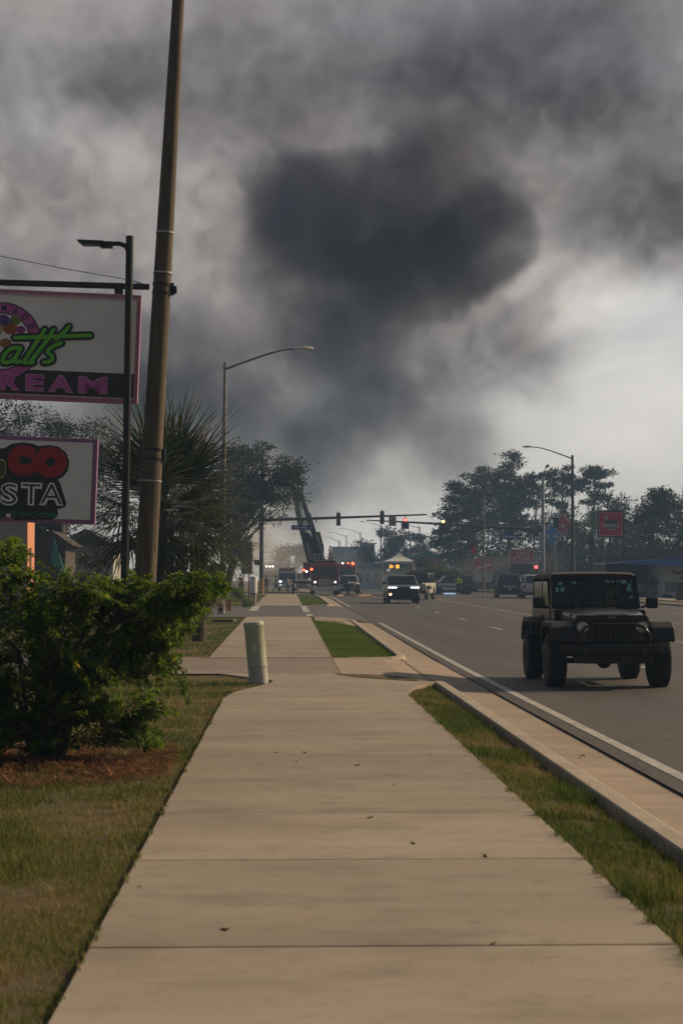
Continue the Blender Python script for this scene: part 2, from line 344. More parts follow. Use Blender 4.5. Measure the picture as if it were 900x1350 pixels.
def asphalt(name,c1,c2,tr):
    m,nt,b=nmat(name); tc=N(nt,'ShaderNodeTexCoord')
    n1=N(nt,'ShaderNodeTexNoise',i_Scale=1.,i_Detail=6.,i_Roughness=.6); mp=N(nt,'ShaderNodeMapping'); mp.inputs['Scale'].default_value=(.9,.045,1)
    L(nt,tc.outputs['Object'],mp.inputs['Vector']); L(nt,mp.outputs[0],n1.inputs['Vector'])
    n2=N(nt,'ShaderNodeTexNoise',i_Scale=45.,i_Detail=5.,i_Roughness=.8); L(nt,tc.outputs['Object'],n2.inputs['Vector'])
    r=N(nt,'ShaderNodeValToRGB'); e=r.color_ramp.elements; e[0].position=.35; e[0].color=tuple(c1)+(1,); e[1].position=.65; e[1].color=tuple(c2)+(1,)
    L(nt,n1.outputs['Fac'],r.inputs['Fac'])
    m3=N(nt,'ShaderNodeMapRange',i_From_Min=.3,i_From_Max=.7,i_To_Min=.6,i_To_Max=1.45); L(nt,n2.outputs['Fac'],m3.inputs['Value'])
    v=N(nt,'ShaderNodeVectorMath',operation='SCALE'); L(nt,r.outputs[0],v.inputs[0]); L(nt,m3.outputs[0],v.inputs['Scale'])
    # fine cracks
    cr=N(nt,'ShaderNodeTexVoronoi',feature='DISTANCE_TO_EDGE',i_Scale=.22); nz=N(nt,'ShaderNodeTexNoise',i_Scale=1.3,i_Detail=5.)
    L(nt,tc.outputs['Object'],nz.inputs['Vector']); ad=N(nt,'ShaderNodeVectorMath',operation='ADD'); L(nt,tc.outputs['Object'],ad.inputs[0]); L(nt,nz.outputs['Color'],ad.inputs[1]); L(nt,ad.outputs[0],cr.inputs['Vector'])
    cm=N(nt,'ShaderNodeMapRange',i_From_Min=.0,i_From_Max=.006,i_To_Min=tr,i_To_Max=1.); L(nt,cr.outputs['Distance'],cm.inputs['Value'])
    v2=N(nt,'ShaderNodeVectorMath',operation='SCALE'); L(nt,v.outputs[0],v2.inputs[0]); L(nt,cm.outputs[0],v2.inputs['Scale'])
    L(nt,v2.outputs[0],b.inputs['Base Color']); b.inputs['Roughness'].default_value=.72; b.inputs['Specular IOR Level'].default_value=.4
    bp=N(nt,'ShaderNodeBump',i_Strength=.5,i_Distance=.01); L(nt,n2.outputs['Fac'],bp.inputs['Height']); L(nt,bp.outputs[0],b.inputs['Normal'])
    return m
ASP=asphalt('road asphalt',(.052,.046,.041),(.082,.073,.065),.5)
ASP2=asphalt('drive asphalt',(.085,.08,.076),(.105,.10,.095),.7)
PAINT=mat('road paint',(.40,.38,.35),.6,var=.25,scale=6,bump=.2)
YPAINT=mat('yellow road paint',(.34,.21,.07),.6,var=.25,scale=6)
# soil and turf
m,nt,b=nmat('turf'); tc=N(nt,'ShaderNodeTexCoord'); n1=N(nt,'ShaderNodeTexNoise',i_Scale=.55,i_Detail=7.,i_Roughness=.65); L(nt,tc.outputs['Object'],n1.inputs['Vector'])
r=N(nt,'ShaderNodeValToRGB'); e=r.color_ramp.elements; e[0].position=.3; e[0].color=(.085,.085,.025,1); e[1].position=.7; e[1].color=(.19,.135,.065,1); L(nt,n1.outputs['Fac'],r.inputs['Fac'])
n2=N(nt,'ShaderNodeTexNoise',i_Scale=35.,i_Detail=5.,i_Roughness=.75); L(nt,tc.outputs['Object'],n2.inputs['Vector']); m3=N(nt,'ShaderNodeMapRange',i_From_Min=.3,i_From_Max=.7,i_To_Min=.45,i_To_Max=1.4); L(nt,n2.outputs['Fac'],m3.inputs['Value'])
v=N(nt,'ShaderNodeVectorMath',operation='SCALE'); L(nt,r.outputs[0],v.inputs[0]); L(nt,m3.outputs[0],v.inputs['Scale']); L(nt,v.outputs[0],b.inputs['Base Color']); b.inputs['Roughness'].default_value=.95
bp=N(nt,'ShaderNodeBump',i_Strength=1.,i_Distance=.05); L(nt,n2.outputs['Fac'],bp.inputs['Height']); L(nt,bp.outputs[0],b.inputs['Normal']); TURF=m
grid('ground',[-1500,-400,-100,-30,-10,-4,-1,1.9,2.33,2.36,8,16,22.1,22.2,30,60,120,400,1500],
     [-60,-20,0,10,20,30,35]+[35+9.5*k for k in range(1,11)]+[145,156.9,157.1,175,191.9,192.1,230,400,800,2500],gz,TURF)
flat=lambda o:(lambda x,y:rise(y)+o)
# the near walk: poured slabs with open joints over dirt
jy=[-12.4,-10,-7.6,-5.2,-2.8,-.4,2.0,5.3,8.02,10.5,12.6,14.66,16.7,18.8,20.9,22.9,25.0]
slabs=[]
for a,b_ in zip(jy,jy[1:]):
    g=.011 if b_==8.02 or a==8.02 else .005
    slabs.append([(-.865,a+g),(1.715,a+g),(1.71,b_-g),(-.86,b_-g)])
slabs.append([(-.85,25.006),(1.69,25.006),(1.70,25.7),(1.9,27.2),(2.2,28.45),(2.36,28.7),(1.75,29.15),(1.1,30.1),(.74,31.35),(-1.15,31.35),(-.95,30.9),(-.5,29.9),(-.22,29.1),(-.25,28.5),(-.75,26.2)])
sheet('sidewalk',slabs,flat(0),CON,thick=.11,bevel=.006)
sheet('sidewalk_joint',[[(-.84,-12),(1.68,-12),(1.68,26),(-.84,26)]],flat(-.012),DIRT)
# first driveway: concrete apron falling to the gutter
def apz(o=0): return lambda x,y:rise(y)+lerp(x,[(1.95,0),(3.2,-.13)])+o
sheet('driveway_apron',[[(.745,31.37),(1.1,30.12),(1.75,29.17),(1.8,29.6),(2.45,28.75),(2.5,28.75),(2.5,33.5),(2.45,37.0),(2.1,37.4),(.93,37.4),(.93,31.37)]],apz(-.004),CON2,cuts_x=(1.95,))
sheet('driveway',[[(-30,31.37),(-2.2,31.37),(-2.2,38.1),(-3,38.6),(-30,39.5)]],flat(-.006),ASP2)
sheet('driveway_crossing',[[(-2.19,31.37),(.92,31.37),(.92,37.4),(-1.6,37.4),(-2.19,38)]],flat(-.006),concrete('dark crossing concrete',(.20,.165,.135),(.25,.21,.175),(.13,.10,.08),.6))  # crossing concrete a little darker than the walk
sheet('sidewalk_middle',[[(-1.6,a+.008),(.92,a+.008),(.92,b_-.008),(-1.6,b_-.008)] for a,b_ in zip([37.41,42,46.6,51.2,55.8,60.4,65],[42,46.6,51.2,55.8,60.4,65,71.9])],flat(.004),CON,thick=.1)
sheet('driveway_asphalt',[[(-40,71.95),(1.1,71.95),(2.6,69.5),(3.19,68.0),(3.19,101),(2.2,97),(.9,95.5),(-40,95.5)]],apz(-.008),ASP2,cuts_x=(1.95,))
sheet('sidewalk_far',[[(-1.65,a+.01),(.8,a+.01),(.8,b_-.01),(-1.65,b_-.01)] for a,b_ in zip([95.52,103,111,119,127,135,143,150],[103,111,119,127,135,143,150,156.8])]+[[(-6,150.5),(-1.66,150.5),(-1.66,156.8),(-6,156.8)]],flat(.004),CON,thick=.1)
sheet('sidewalk_flare',[[(.83,97),(2.25,97.2),(2.62,103),(2.62,96),(2.62,84),(1.2,80),(1.2,73),(.95,73)]][:0] or [[(1.0,66.5),(2.3,60),(2.6,60),(2.6,69.4),(1.1,71.9)]],apz(.006),CON2,cuts_x=(1.95,))
# kerbs
def kerb(name,Y0,Y1,x0=2.34,w=.19,ret0=False,ret1=False,h=0.0,back=.15):
    """kerb with a rounded top along the street; returns curve round at the ends"""
    path=[(x0,Y0),(x0,Y1)]
    if ret0: path=[(1.35,Y0+.1),(1.75,Y0-.02),(2.05,Y0+.05),(2.25,Y0+.4),(x0,Y0+1.1)]+path[1:]
    if ret1: path=path[:-1]+[(x0,Y1-2),(2.2,Y1-.8),(1.9,Y1-.1),(1.3,Y1)]
    pts=[]
    for a,b_ in zip(path,path[1:]):
        n=max(1,int((b_[1]-a[1])/3)) if b_[0]==a[0] else 1
        for i in range(n): pts.append((a[0]+(b_[0]-a[0])*i/n,a[1]+(b_[1]-a[1])*i/n))
    pts.append(path[-1]); mb=MB(); prof=[(0,-back),(0,-.012),(.012,0),(w-.05,-.003),(w-.015,-.02),(w+.02,-.16)]
    vs=[];n=len(prof)
    for i,p in enumerate(pts):
        q0=pts[max(0,i-1)]; q1=pts[min(len(pts)-1,i+1)]; t=Vector((q1[0]-q0[0],q1[1]-q0[1])).normalized(); nx=(t.y,-t.x)
        for a,z in prof:
            x=p[0]+nx[0]*a; y=p[1]+nx[1]*a; vs.append((x,y,rise(y)+z+h))
    fs=[(i*n+k,i*n+k+1,(i+1)*n+k+1,(i+1)*n+k) for i in range(len(pts)-1) for k in range(n-1)]
    fs+=[tuple(range(n)),tuple(reversed(range((len(pts)-1)*n,len(pts)*n)))]
    mb.add(vs,fs); o=mb.build(name,CURB); o['kind']='structure'; return o
kerb('kerb',-15,28.9); kerb('kerb_island',37.7,68.5,ret0=True,ret1=True,back=.1); kerb('kerb_far',99,154,ret0=True,ret1=True)
ys=[-15]+[x for x in range(-10,35,5)]+[35,60,80,100,115,130,156.8]
grid('gutter',[2.50,2.56,3.2],ys,lambda x,y:rise(y)+lerp(x,[(2.5,-.125),(2.56,-.13),(3.2,-.150)]) ,PAN)
def mouth(x,y):
    f=min(1,max(0,(y-28.75)/1.3))*min(1,max(0,(38.6-y)/1.2)); f=f*f*(3-2*f)
    return rise(y)+(1-f)*(lerp(x,[(2.36,-.13),(2.56,-.13),(3.2,-.150)])+.003)+f*(lerp(x,[(2.36,-.04),(2.6,-.067),(3.2,-.146)])+.004)
grid('driveway_mouth',[2.36,2.45,2.6,2.8,3.0,3.195],[28.75,29.0,29.3,29.6,29.9,30.2,31.5,33,35,36,37,37.4,37.7,38.0,38.3,38.6],mouth,CON2)
# right hand side kerb, verge and walk
grid('kerb_right',[21.72,21.75,21.95,22.0],ys,lambda x,y:rise(y)+lerp(x,[(21.72,-.2),(21.75,-.005),(21.95,0),(22.0,-.1)]),CURB)
grid('sidewalk_right',[23.6,25.4],ys,lambda x,y:rise(y)+.02,CON)
yr=[-60,-20,0,35,60,80,100,115,130,157,192,300,900]
grid('road',[3.2,12,21.75],yr,lambda x,y:rise(y)+ROADZ,ASP)
grid('cross_street',[-120,0,3.19],[157,174,192],lambda x,y:rise(y)+ROADZ-.004,ASP)
grid('cross_street_right',[21.76,60,160],[157,174,192],lambda x,y:rise(y)+ROADZ-.004,ASP)
grid('kerb_beyond',[1.5,2.6,3.0,3.2],[192,300,900],lambda x,y:rise(y)+.0,CURB)
grid('kerb_beyond_right',[21.76,22.6],[192,300,900],lambda x,y:rise(y)+.02,CURB)
# markings
mk=MB(); 
def mark(x0,x1,y0,y1,o=.005):
    ysx=[y0]+[q for q in (35,130) if y0<q<y1]+[y1]
    for a,b_ in zip(ysx,ysx[1:]): mk.add([(x0,a,rise(a)+ROADZ+o),(x1,a,rise(a)+ROADZ+o),(x1,b_,rise(b_)+ROADZ+o),(x0,b_,rise(b_)+ROADZ+o)],[(0,1,2,3)])
mark(3.40,3.53,-15,68); mark(3.40,3.53,100,152)
for k in range(-2,12): mark(7.0,7.11,35.3+12.19*k,38.4+12.19*k)
for k in range(-2,12): mark(17.9,18.01,32.3+12.19*k,35.4+12.19*k)
mark(3.6,10.4,151,151.6); mark(3.6,10.4,154,154.3)
for k in range(6): mark(3.9+1.1*k,4.4+1.1*k,192.5,195)
o=mk.build('lane_marking',PAINT); o['kind']='structure'
mk=MB(); mark(10.55,10.66,-15,150); mark(14.3,14.41,-15,150)
for k in range(-2,12): mark(10.78,10.88,30+12.19*k,33+12.19*k); mark(14.1,14.2,30+12.19*k,33+12.19*k)
o=mk.build('centre_marking',YPAINT); o['kind']='structure'
mk=MB()
def mark2(poly,o): mk.add([(x,y,rise(y)+o+lerp(x,[(1.95,0),(3.2,-.13)])) for x,y in poly],[tuple(range(len(poly)))])
mark2([(-1.75,83),(-1.35,83),(-1.35,95),(-1.75,95)],.006); mark2([(.72,80),(1.02,80),(1.02,95),(.72,95)],.006); mark2([(.80,73),(1.05,73),(1.05,76.5),(.8,76.5)],.006)
o=mk.build('crossing_marking',PAINT); o['kind']='structure'
# ---- grass blades ----
def vnoise(x,y,s,seed):
    r=np.random.default_rng(seed); t=r.random((64,64)); u=x/s; v=y/s
    i=np.floor(u).astype(int); j=np.floor(v).astype(int); f=u-i; g=v-j; f=f*f*(3-2*f); g=g*g*(3-2*g)
    T=lambda a,b_:t[a%64,b_%64]
    return (T(i,j)*(1-f)+T(i+1,j)*f)*(1-g)+(T(i,j+1)*(1-f)+T(i+1,j+1)*f)*g
def fbm(x,y,s,seed): return (vnoise(x,y,s,seed)+.5*vnoise(x,y,s/2.1,seed+1)+.25*vnoise(x,y,s/4.3,seed+2))/1.75
GR=leafmat('grass blade',(.085,.13,.02),(.20,.20,.045),(.34,.245,.12),.3,.7)
GR.node_tree.nodes['Color Ramp'].color_ramp.elements[0].position=.0
e=GR.node_tree.nodes['Color Ramp'].color_ramp.elements; e[1].position=.55; e[2].position=.9
GR2=leafmat('lush grass blade',(.08,.15,.018),(.22,.25,.04),(.34,.23,.10),.35,.7)
def blades(regs,dry,seed,name,label):
    VV=[];TT=[]
    for (x0,x1,y0,y1,dens,h,wd,test) in regs:
        n=int((x1-x0)*(y1-y0)*dens)
        x=RNG.uniform(x0,x1,n); y=RNG.uniform(y0,y1,n); keep=test(x,y); x=x[keep]; y=y[keep]
        pt=fbm(x,y,1.3,seed); q=fbm(x,y,.25,seed+9)
        thin=RNG.random(len(x))>np.clip((q-.52)*4,0,.85)      # bare spots
        x=x[thin]; y=y[thin]; pt=pt[thin]; q=q[thin]; n=len(x)
        z=np.array([gz(a,b_) for a,b_ in zip(x,y)])-.004; z=np.where((x>-.86)&(x<1.72)&(y<25),.001,z)
        a=RNG.uniform(0,2*math.pi,n); ln=RNG.normal(0,.55,n); ld=RNG.uniform(0,2*math.pi,n)
        hh=h*RNG.uniform(.45,1.3,n)*(1.25-.5*np.clip((pt-.45)*4,0,1)); ww=wd*RNG.uniform(.6,1.3,n)
        bx=np.stack([x-np.cos(a)*ww,y-np.sin(a)*ww,z],1); cx=np.stack([x+np.cos(a)*ww,y+np.sin(a)*ww,z],1)
        t=np.stack([x+np.cos(ld)*ln*hh,y+np.sin(ld)*ln*hh,z+hh],1)
        VV.append(np.stack([bx,cx,t],1)); TT.append(np.clip(RNG.normal(0,.16,n)+.25+(pt-.5)*2.2*dry+(RNG.random(n)<.12*dry)*.6,0,1))
    V=np.concatenate(VV); T=np.concatenate(TT); nz_=len(T); tall=RNG.random(nz_)<.02; V[tall,2,2]+=.03
    o=quads_mesh(name,V,GR if dry>.9 else GR2,tone=T,nv=3); tag(o,label,'grass',kind='stuff'); return o
def leftedge(x,y): return x<(fbm(x,y,.12,61)-.5)*.09*(y<25)+np.interp(y,[0,25.6,26.2,28.5,29.2,31.3,33],[-.86,-.86,-.76,-.28,-.22,-1.15,-1.7])
vis=lambda x,y:(x>-.165*y-.7)
blades([(-4,-.2,5.5,10.5,5200,.032,.0032,lambda x,y:leftedge(x,y)&vis(x,y)),(-4,-.9,6,22,1500,.075,.005,lambda x,y:(fbm(x,y,.3,99)>.70)&vis(x,y)),(-5,-.2,10.5,18,3000,.034,.0045,lambda x,y:leftedge(x,y)&vis(x,y)),(-6.5,-.2,18,31.2,1200,.036,.007,lambda x,y:leftedge(x,y)&vis(x,y)&(y<30.9)),
  (-12,-1.65,38.8,71.5,260,.04,.014,lambda x,y:(x<-1.65)&vis(x,y)),(-20,-1.75,96,150,60,.05,.03,lambda x,y:vis(x,y))],1.0,3,'lawn_grass','patchy green and dry brown lawn left of the sidewalk')
blades([(1.66,2.32,6,14,4600,.042,.0035,lambda x,y:x>1.72-(fbm(x,y,.12,62)-.45)*.14),(1.7,2.3,6,24,2600,.095,.005,lambda x,y:fbm(x,y,.35,88)>.66),(1.70,2.32,14,28.4,2800,.045,.005,lambda x,y:(x>1.7+np.clip((y-25.7)*.2,0,1))),
  (.8,2.45,28.8,31.2,2200,.04,.006,lambda x,y:(x>np.interp(y,[28.8,29.17,30.1,31.3],[2.3,1.85,1.2,.85]))&(x<2.4-.25*(y-29))),
  ],1.25,21,'verge_grass','green weedy grass strip between sidewalk and kerb')
blades([(.96,2.3,38.0,68,1300,.05,.011,lambda x,y:(x<2.3)&(y<68-(x-.9)*3.5)&(y>38.2)),(.85,2.3,99,152,160,.05,.02,lambda x,y:x>.85)],.4,33,'island_grass','bright green grass island past the driveway beside the kerb')
# verge under the corner wedge
sheet('verge_soil',[[(1.1,30.2),(1.75,29.25),(2.3,28.95),(2.0,30.0),(1.6,30.8),(.8,31.3)]],flat(.004),TURF)
# ---- pine straw under the bush ----
n=26000; x=RNG.normal(-2.05,.75,n); y=RNG.normal(16.3,1.05,n)
k=(x<-.98)&(fbm(x,y,.5,77)>.36)&(((x+2.15)/1.25)**2+((y-16.3)/1.9)**2<1+.5*fbm(x,y,.6,5)); x=x[k];y=y[k]; n=len(x)
z=RNG.uniform(0.01,.09,n)*np.clip(1.2-((x+2.1)/1.6)**2,0.1,1)+np.array([gz(a,b_) for a,b_ in zip(x,y)]); a=RNG.uniform(0,math.pi*2,n); l=RNG.uniform(.04,.1,n); t=RNG.normal(0,.25,n)
d=np.stack([np.cos(a),np.sin(a),t],1)*l[:,None]; s=np.stack([-np.sin(a),np.cos(a),np.zeros(n)],1)*.0035; p=np.stack([x,y,z],1)
STRAW=leafmat('pine straw',(.07,.03,.012),(.27,.12,.045),(.46,.28,.14),.1,.8)
o=quads_mesh('pine_straw',np.stack([p-d*.5-s,p-d*.5+s,p+d*.5+s,p+d*.5-s],1),STRAW,tone=RNG.random(n)); tag(o,'rusty brown pine straw mulch under the leafy bush','mulch',kind='stuff')
grid('mulch_bed',[-4.2,-3.2,-2.6,-2.0,-1.5,-1.05],[14.4,15.2,16,16.8,17.6,18.4],lambda x,y:gz(x,y)-.01+.055*max(0,1-((x+2.3)/1.35)**2-((y-16.4)/1.9)**2),mat('mulch soil',(.09,.035,.015),.95,var=.4,scale=14,bump=.6))
# litter on the walk
mb=MB(); DL=mat('dry leaf',(.10,.06,.03),.8,var=.3)
lit=[(519,1035),(487,1079),(545,1113),(566,995),(391,1005),(363,993),(767,998),(184,1170),(296,1227),(402,993),(470,1010),(640,1130),(650,1245)]
for i,(px,py) in enumerate(lit):
    q=gp(px,py,-.13 if px==767 else 0); s=random.uniform(.018,.035)*(2.2 if px==767 else 1); a=random.random()*6
    mb=MB(); M=Matrix.Translation(q)@Matrix.Rotation(a,4,'Z')@Matrix.Scale(s,4)
    mb.add([(-1,0,.25),(-.3,.45,.02),(.5,.35,.1),(1,0,.5),(.4,-.4,.05),(-.4,-.4,.1),(0,0,.35)],[(0,1,6),(1,2,6),(2,3,6),(3,4,6),(4,5,6),(5,0,6)],M)
    o=mb.build('rock' if px==767 else 'dry_leaf',mat('gravel stone',(.25,.24,.22)) if px==767 else DL)
    if px==767: tag(o,'small pale stone lying in the gutter','stone')
    else: tag(o,'tiny dry leaf lying on the concrete sidewalk','leaf','dry leaves on the sidewalk')
# ---------------- lettering ----------------
def letter_mesh(body,x0,x1,z0,z1,m,name='lettering',parent=None,y=-.006,th=.004,offset=.0,shear=0,rot=0,arr=None):
    cu=bpy.data.curves.new('t','FONT'); cu.body=body; cu.size=1; cu.extrude=.01; cu.offset=offset; cu.shear=shear; cu.resolution_u=3
    if arr: cu.space_character=arr
    o=bpy.data.objects.new('t',cu); COL.objects.link(o); bpy.context.view_layer.update()
    dg=bpy.context.evaluated_depsgraph_get(); me=bpy.data.meshes.new_from_object(o.evaluated_get(dg))
    bpy.data.objects.remove(o); me.name=name
    co=np.empty(len(me.vertices)*3); me.vertices.foreach_get('co',co); co=co.reshape(-1,3)
    lo=co.min(0); hi=co.max(0); cx=(x0+x1)/2; cz=(z0+z1)/2
    u=(co[:,0]-lo[0])/(hi[0]-lo[0])*(x1-x0)+x0-cx; w_=(co[:,1]-lo[1])/(hi[1]-lo[1])*(z1-z0)+z0-cz
    ca,sa=math.cos(rot),math.sin(rot); out=np.stack([u*ca-w_*sa+cx, y-(co[:,2]>0)*th, u*sa+w_*ca+cz],1)
    me.vertices.foreach_set('co',out.reshape(-1)); me.materials.clear(); me.materials.append(m)
    return link(name,me,parent)
def strokes(paths,rad,m,name,parent,y,th=.004):
    """flat brush strokes with round ends, facing -y"""
    mb=MB()
    for si,path in enumerate(paths):
        P_=[Vector(p) for p in path]
        if len(P_)>2:   # smooth
            Q=[]
            for i in range(len(P_)-1):
                p0=P_[max(0,i-1)];p1=P_[i];p2=P_[i+1];p3=P_[min(len(P_)-1,i+2)]
                for k in range(5):
                    t=k/5; Q.append(.5*((2*p1)+(p2-p0)*t+(2*p0-5*p1+4*p2-p3)*t*t+(3*p1-3*p2+p3-p0)*t**3))
            Q.append(P_[-1]); P_=Q
        yy=y-.0006*si
        for a,b_ in zip(P_,P_[1:]):
            d=(b_-a); 
            if d.length<1e-6: continue
            a0=math.atan2(d.y,d.x); n=6
            pl=[(b_.x+rad*math.cos(a0-math.pi/2+math.pi*k/n),b_.y+rad*math.sin(a0-math.pi/2+math.pi*k/n)) for k in range(n+1)]
            pl+=[(a.x+rad*math.cos(a0+math.pi/2+math.pi*k/n),a.y+rad*math.sin(a0+math.pi/2+math.pi*k/n)) for k in range(n+1)]
            yy-=.00004; mb.add([(u,yy-th,v_) for u,v_ in pl],[tuple(range(len(pl)))])
    return mb.build(name,m,parent)
def disc(c_,r0,r1,y,th=.004,n=40,a0=0,a1=2*math.pi,sx=1,sz=1):
    mb=MB(); vs=[];fs=[]
    for k in range(n+1):
        a=a0+(a1-a0)*k/n
        for r_ in (r0,r1): vs.append((c_[0]+r_*math.cos(a)*sx,y-th,c_[1]+r_*math.sin(a)*sz))
    for k in range(n): fs.append((2*k,2*k+1,2*k+3,2*k+2))
    if r0==0: vs=[(c_[0],y-th,c_[1])]+[vs[2*k+1] for k in range(n+1)]; fs=[(0,k+1,k+2) for k in range(n)]
    mb.add(vs,fs); return mb
BLACK=mat('black paint',(.012,.012,.013),.45,var=.2)
BLKM=mat('black metal',(.014,.014,.015),.4,.3,var=.2,bump=.1)
DGREY=mat('dark grey metal',(.045,.047,.05),.5,.3)
GALV=mat('galvanised steel',(.30,.31,.32),.5,.6,var=.2,scale=3)
ALU=mat('street light aluminium',(.20,.185,.16),.5,.5,var=.2,scale=3)
WHITE=mat('white paint',(.72,.72,.70),.5,var=.06)
PINK=mat('pink sign trim',(.45,.20,.33),.5,var=.1)
MAG=mat('magenta vinyl',(.50,.10,.40),.5,var=.05); LPINK=mat('pale pink vinyl',(.62,.40,.55),.5,var=.05)
LIME=mat('lime vinyl',(.13,.55,.015),.45,var=.06); PANEL=mat('sign panel white',(.88,.89,.90),.42,var=.05,scale=2)
BROWNBAND=mat('dark brown band',(.022,.014,.014),.4)
# ---- ice cream sign ----
s1=F/31.0
def hung(org,px,py,oy,roll=.035): return ((px-org[0])/s1,(org[1]-(py+(org[0]-px)*roll))/s1)
o1=(181,532); q=at(o1[0],o1[1],31.0)
t1=thing('ice_cream_sign','wide white and pink ice cream shop sign with green script lettering','sign',q,rz=R(2.6),ry=R(2))
MB().box(-4.86,0,0,.24,0,1.86).build('cabinet',PINK,t1,bevel=.012)
z1_=lambda x,y:hung(o1,x/4.737,380+y/4.737,0)
MB().box(-4.78,-.075,-.012,.0,.075,1.77).build('face',PANEL,t1,bevel=.004)
MB().box(-4.78,-.075,-.02,-.013,.085,.50).build('lower_band',BROWNBAND,t1)
MB().box(-4.80,-.05,-.03,-.012,1.76,1.79).box(-4.80,-.05,-.03,-.012,.055,.08).build('retainer_rail',LPINK,t1)
for ch,a,b_ in (('I',-590,-560),('C',-530,-400),('E',-365,-260),('C',-150,-30),('R',5,130),('E',165,275),('A',305,455),('M',490,665)):
    xa=a/4.737; xb=b_/4.737; u0=(xa-181)/s1; u1=(xb-181)/s1
    letter_mesh(ch,u0-.008,u1+.008,.135,.427,LPINK,parent=t1,y=-.021,offset=.055,name='letter_outline')
    letter_mesh(ch,u0+.004,u1-.004,.147,.415,MAG,parent=t1,y=-.027,offset=.04,name='letter')
em=disc(z1_(5,337),.0,245/4.737/s1,-.013).build('emblem',BLACK,t1)
disc(z1_(5,337),180/4.737/s1,237/4.737/s1,-.018).build('emblem_ring',MAG,em)
disc(z1_(5,337),0,172/4.737/s1,-.018).build('emblem_centre',PANEL,em)
for (x,y,r_,cc) in ((10,205,40,(.12,.07,.35)),(85,205,35,(.16,.22,.07)),(55,255,45,(.33,.10,.05)),(120,265,28,(.28,.06,.25)),(-30,260,45,(.45,.35,.2)),(30,350,36,(.28,.13,.04)),(-40,210,30,(.5,.2,.25))):
    disc(z1_(x,y),0,r_/4.737/s1,-.0225,sz=.85).build('ice_cream_scoop',mat('scoop',cc,.7,var=.5,scale=30),em)
ec=z1_(5,337); rr=208/4.737/s1
for i,ch in enumerate('HOMEMADE'):
    an=R(188-i*24.5+ (0)); an=R(166)-i*R(19.6); hw=.055
    x_=ec[0]+rr*math.cos(an); w_=ec[1]+rr*math.sin(an)
    letter_mesh(ch,x_-.04,x_+.04,w_-.055,w_+.055,BLACK,parent=em,y=-.023,offset=.02,rot=an-math.pi/2,name='letter')
SC=[[(85,315),(550,296)],[(268,262),(215,350),(150,462),(165,470)],[(322,262),(270,350),(190,462),(205,468)],[(415,242),(380,285),(340,322)],
 [(372,345),(325,365),(290,400),(318,425),(318,455),(270,468)],[(118,378),(70,382),(25,425),(22,470),(70,462),(105,420),(122,378)],[(124,380),(95,440),(98,468),(125,462)],
 [(-210,470),(-165,300),(-110,440),(-40,300),(-45,460)]]
SCp=[[z1_(x,y) for x,y in p] for p in SC]
lg=strokes(SCp,27/4.737/s1,BLACK,'script_outline',t1,-.026); strokes(SCp,11.5/4.737/s1,LIME,'script_lettering',lg,-.034)
# ---- taco sign ----
o2=(125,691.5); q=at(o2[0],o2[1],31.0)
t2=thing('taco_sign','smaller white sign with purple trim and red and black taco lettering','sign',q,rz=R(2.6),ry=R(1.9))
PURP=mat('purple sign trim',(.30,.14,.30),.5); REDV=mat('red vinyl',(.36,.005,.012),.5,var=.08); GRNV=mat('green vinyl',(.004,.16,.065),.5); YEL=mat('pale yellow vinyl',(.6,.55,.25),.5)
MB().box(-3.13,0,0,.22,0,1.455).build('cabinet',PURP,t2,bevel=.012)
MB().box(-3.07,-.085,-.012,0,.07,1.385).build('face',PANEL,t2,bevel=.004)
z2_=lambda x,y:hung(o2,x/6.43,570+y/6.43,0)
bk=[(-900,110),(-400,90),(20,140),(80,100),(170,88),(260,98),(310,118),(400,108),(480,125),(545,180),(570,250),(560,330),(520,380),(478,402),(500,430),(560,610),(548,635),(485,655),(495,690),(478,725),(440,742),(130,740),(100,715),(98,690),(60,688),(58,720),(-400,735),(-800,650),(-850,400)]
MB().prism([z2_(x,y) for x,y in bk],-.017,-.012).build('lettering_backing',BLACK,t2)
for ch,a,b_,c0,c1 in (('T',-430,-240,100,380),('A',-225,20,100,380),('C',50,285,108,375),('O',272,552,118,392)):
    (u0,w1),(u1,w0)=z2_(a,c0),z2_(b_,c1); letter_mesh(ch,u0,u1,w0-.0,w1,REDV,parent=t2,y=-.018,offset=.12,name='red_letter')
for ch,a,b_ in (('F',-560,-440),('I',-415,-370),('E',-345,-215),('S',5,155),('T',175,350),('A',330,535)):
    (u0,w1),(u1,w0)=z2_(a,424),z2_(b_,624); lt=letter_mesh(ch,u0,u1,w0,w1,PANEL,parent=t2,y=-.018,offset=.06,name='white_letter')
    letter_mesh(ch,u0+.028,u1-.028,w0+.028,w1-.028,BLACK,parent=lt,y=-.0235,offset=-.012,name='inline')
(u0,w1),(u1,w0)=z2_(-330,655),z2_(482,728); letter_mesh('STREET TACOS',u0,u1,w0,w1,GRNV,parent=t2,y=-.018,offset=.05,name='small_lettering')
tc_=disc(z2_(5,310),0,.145,-.019,sx=.55,sz=1.15).build('taco_picture',YEL,t2); disc(z2_(5,310),0,.125,-.0245,sx=.55,sz=1.15).build('taco_filling',mat('taco filling',(.14,.05,.015),.7,c2=(.03,.14,.03),scale=18),tc_)
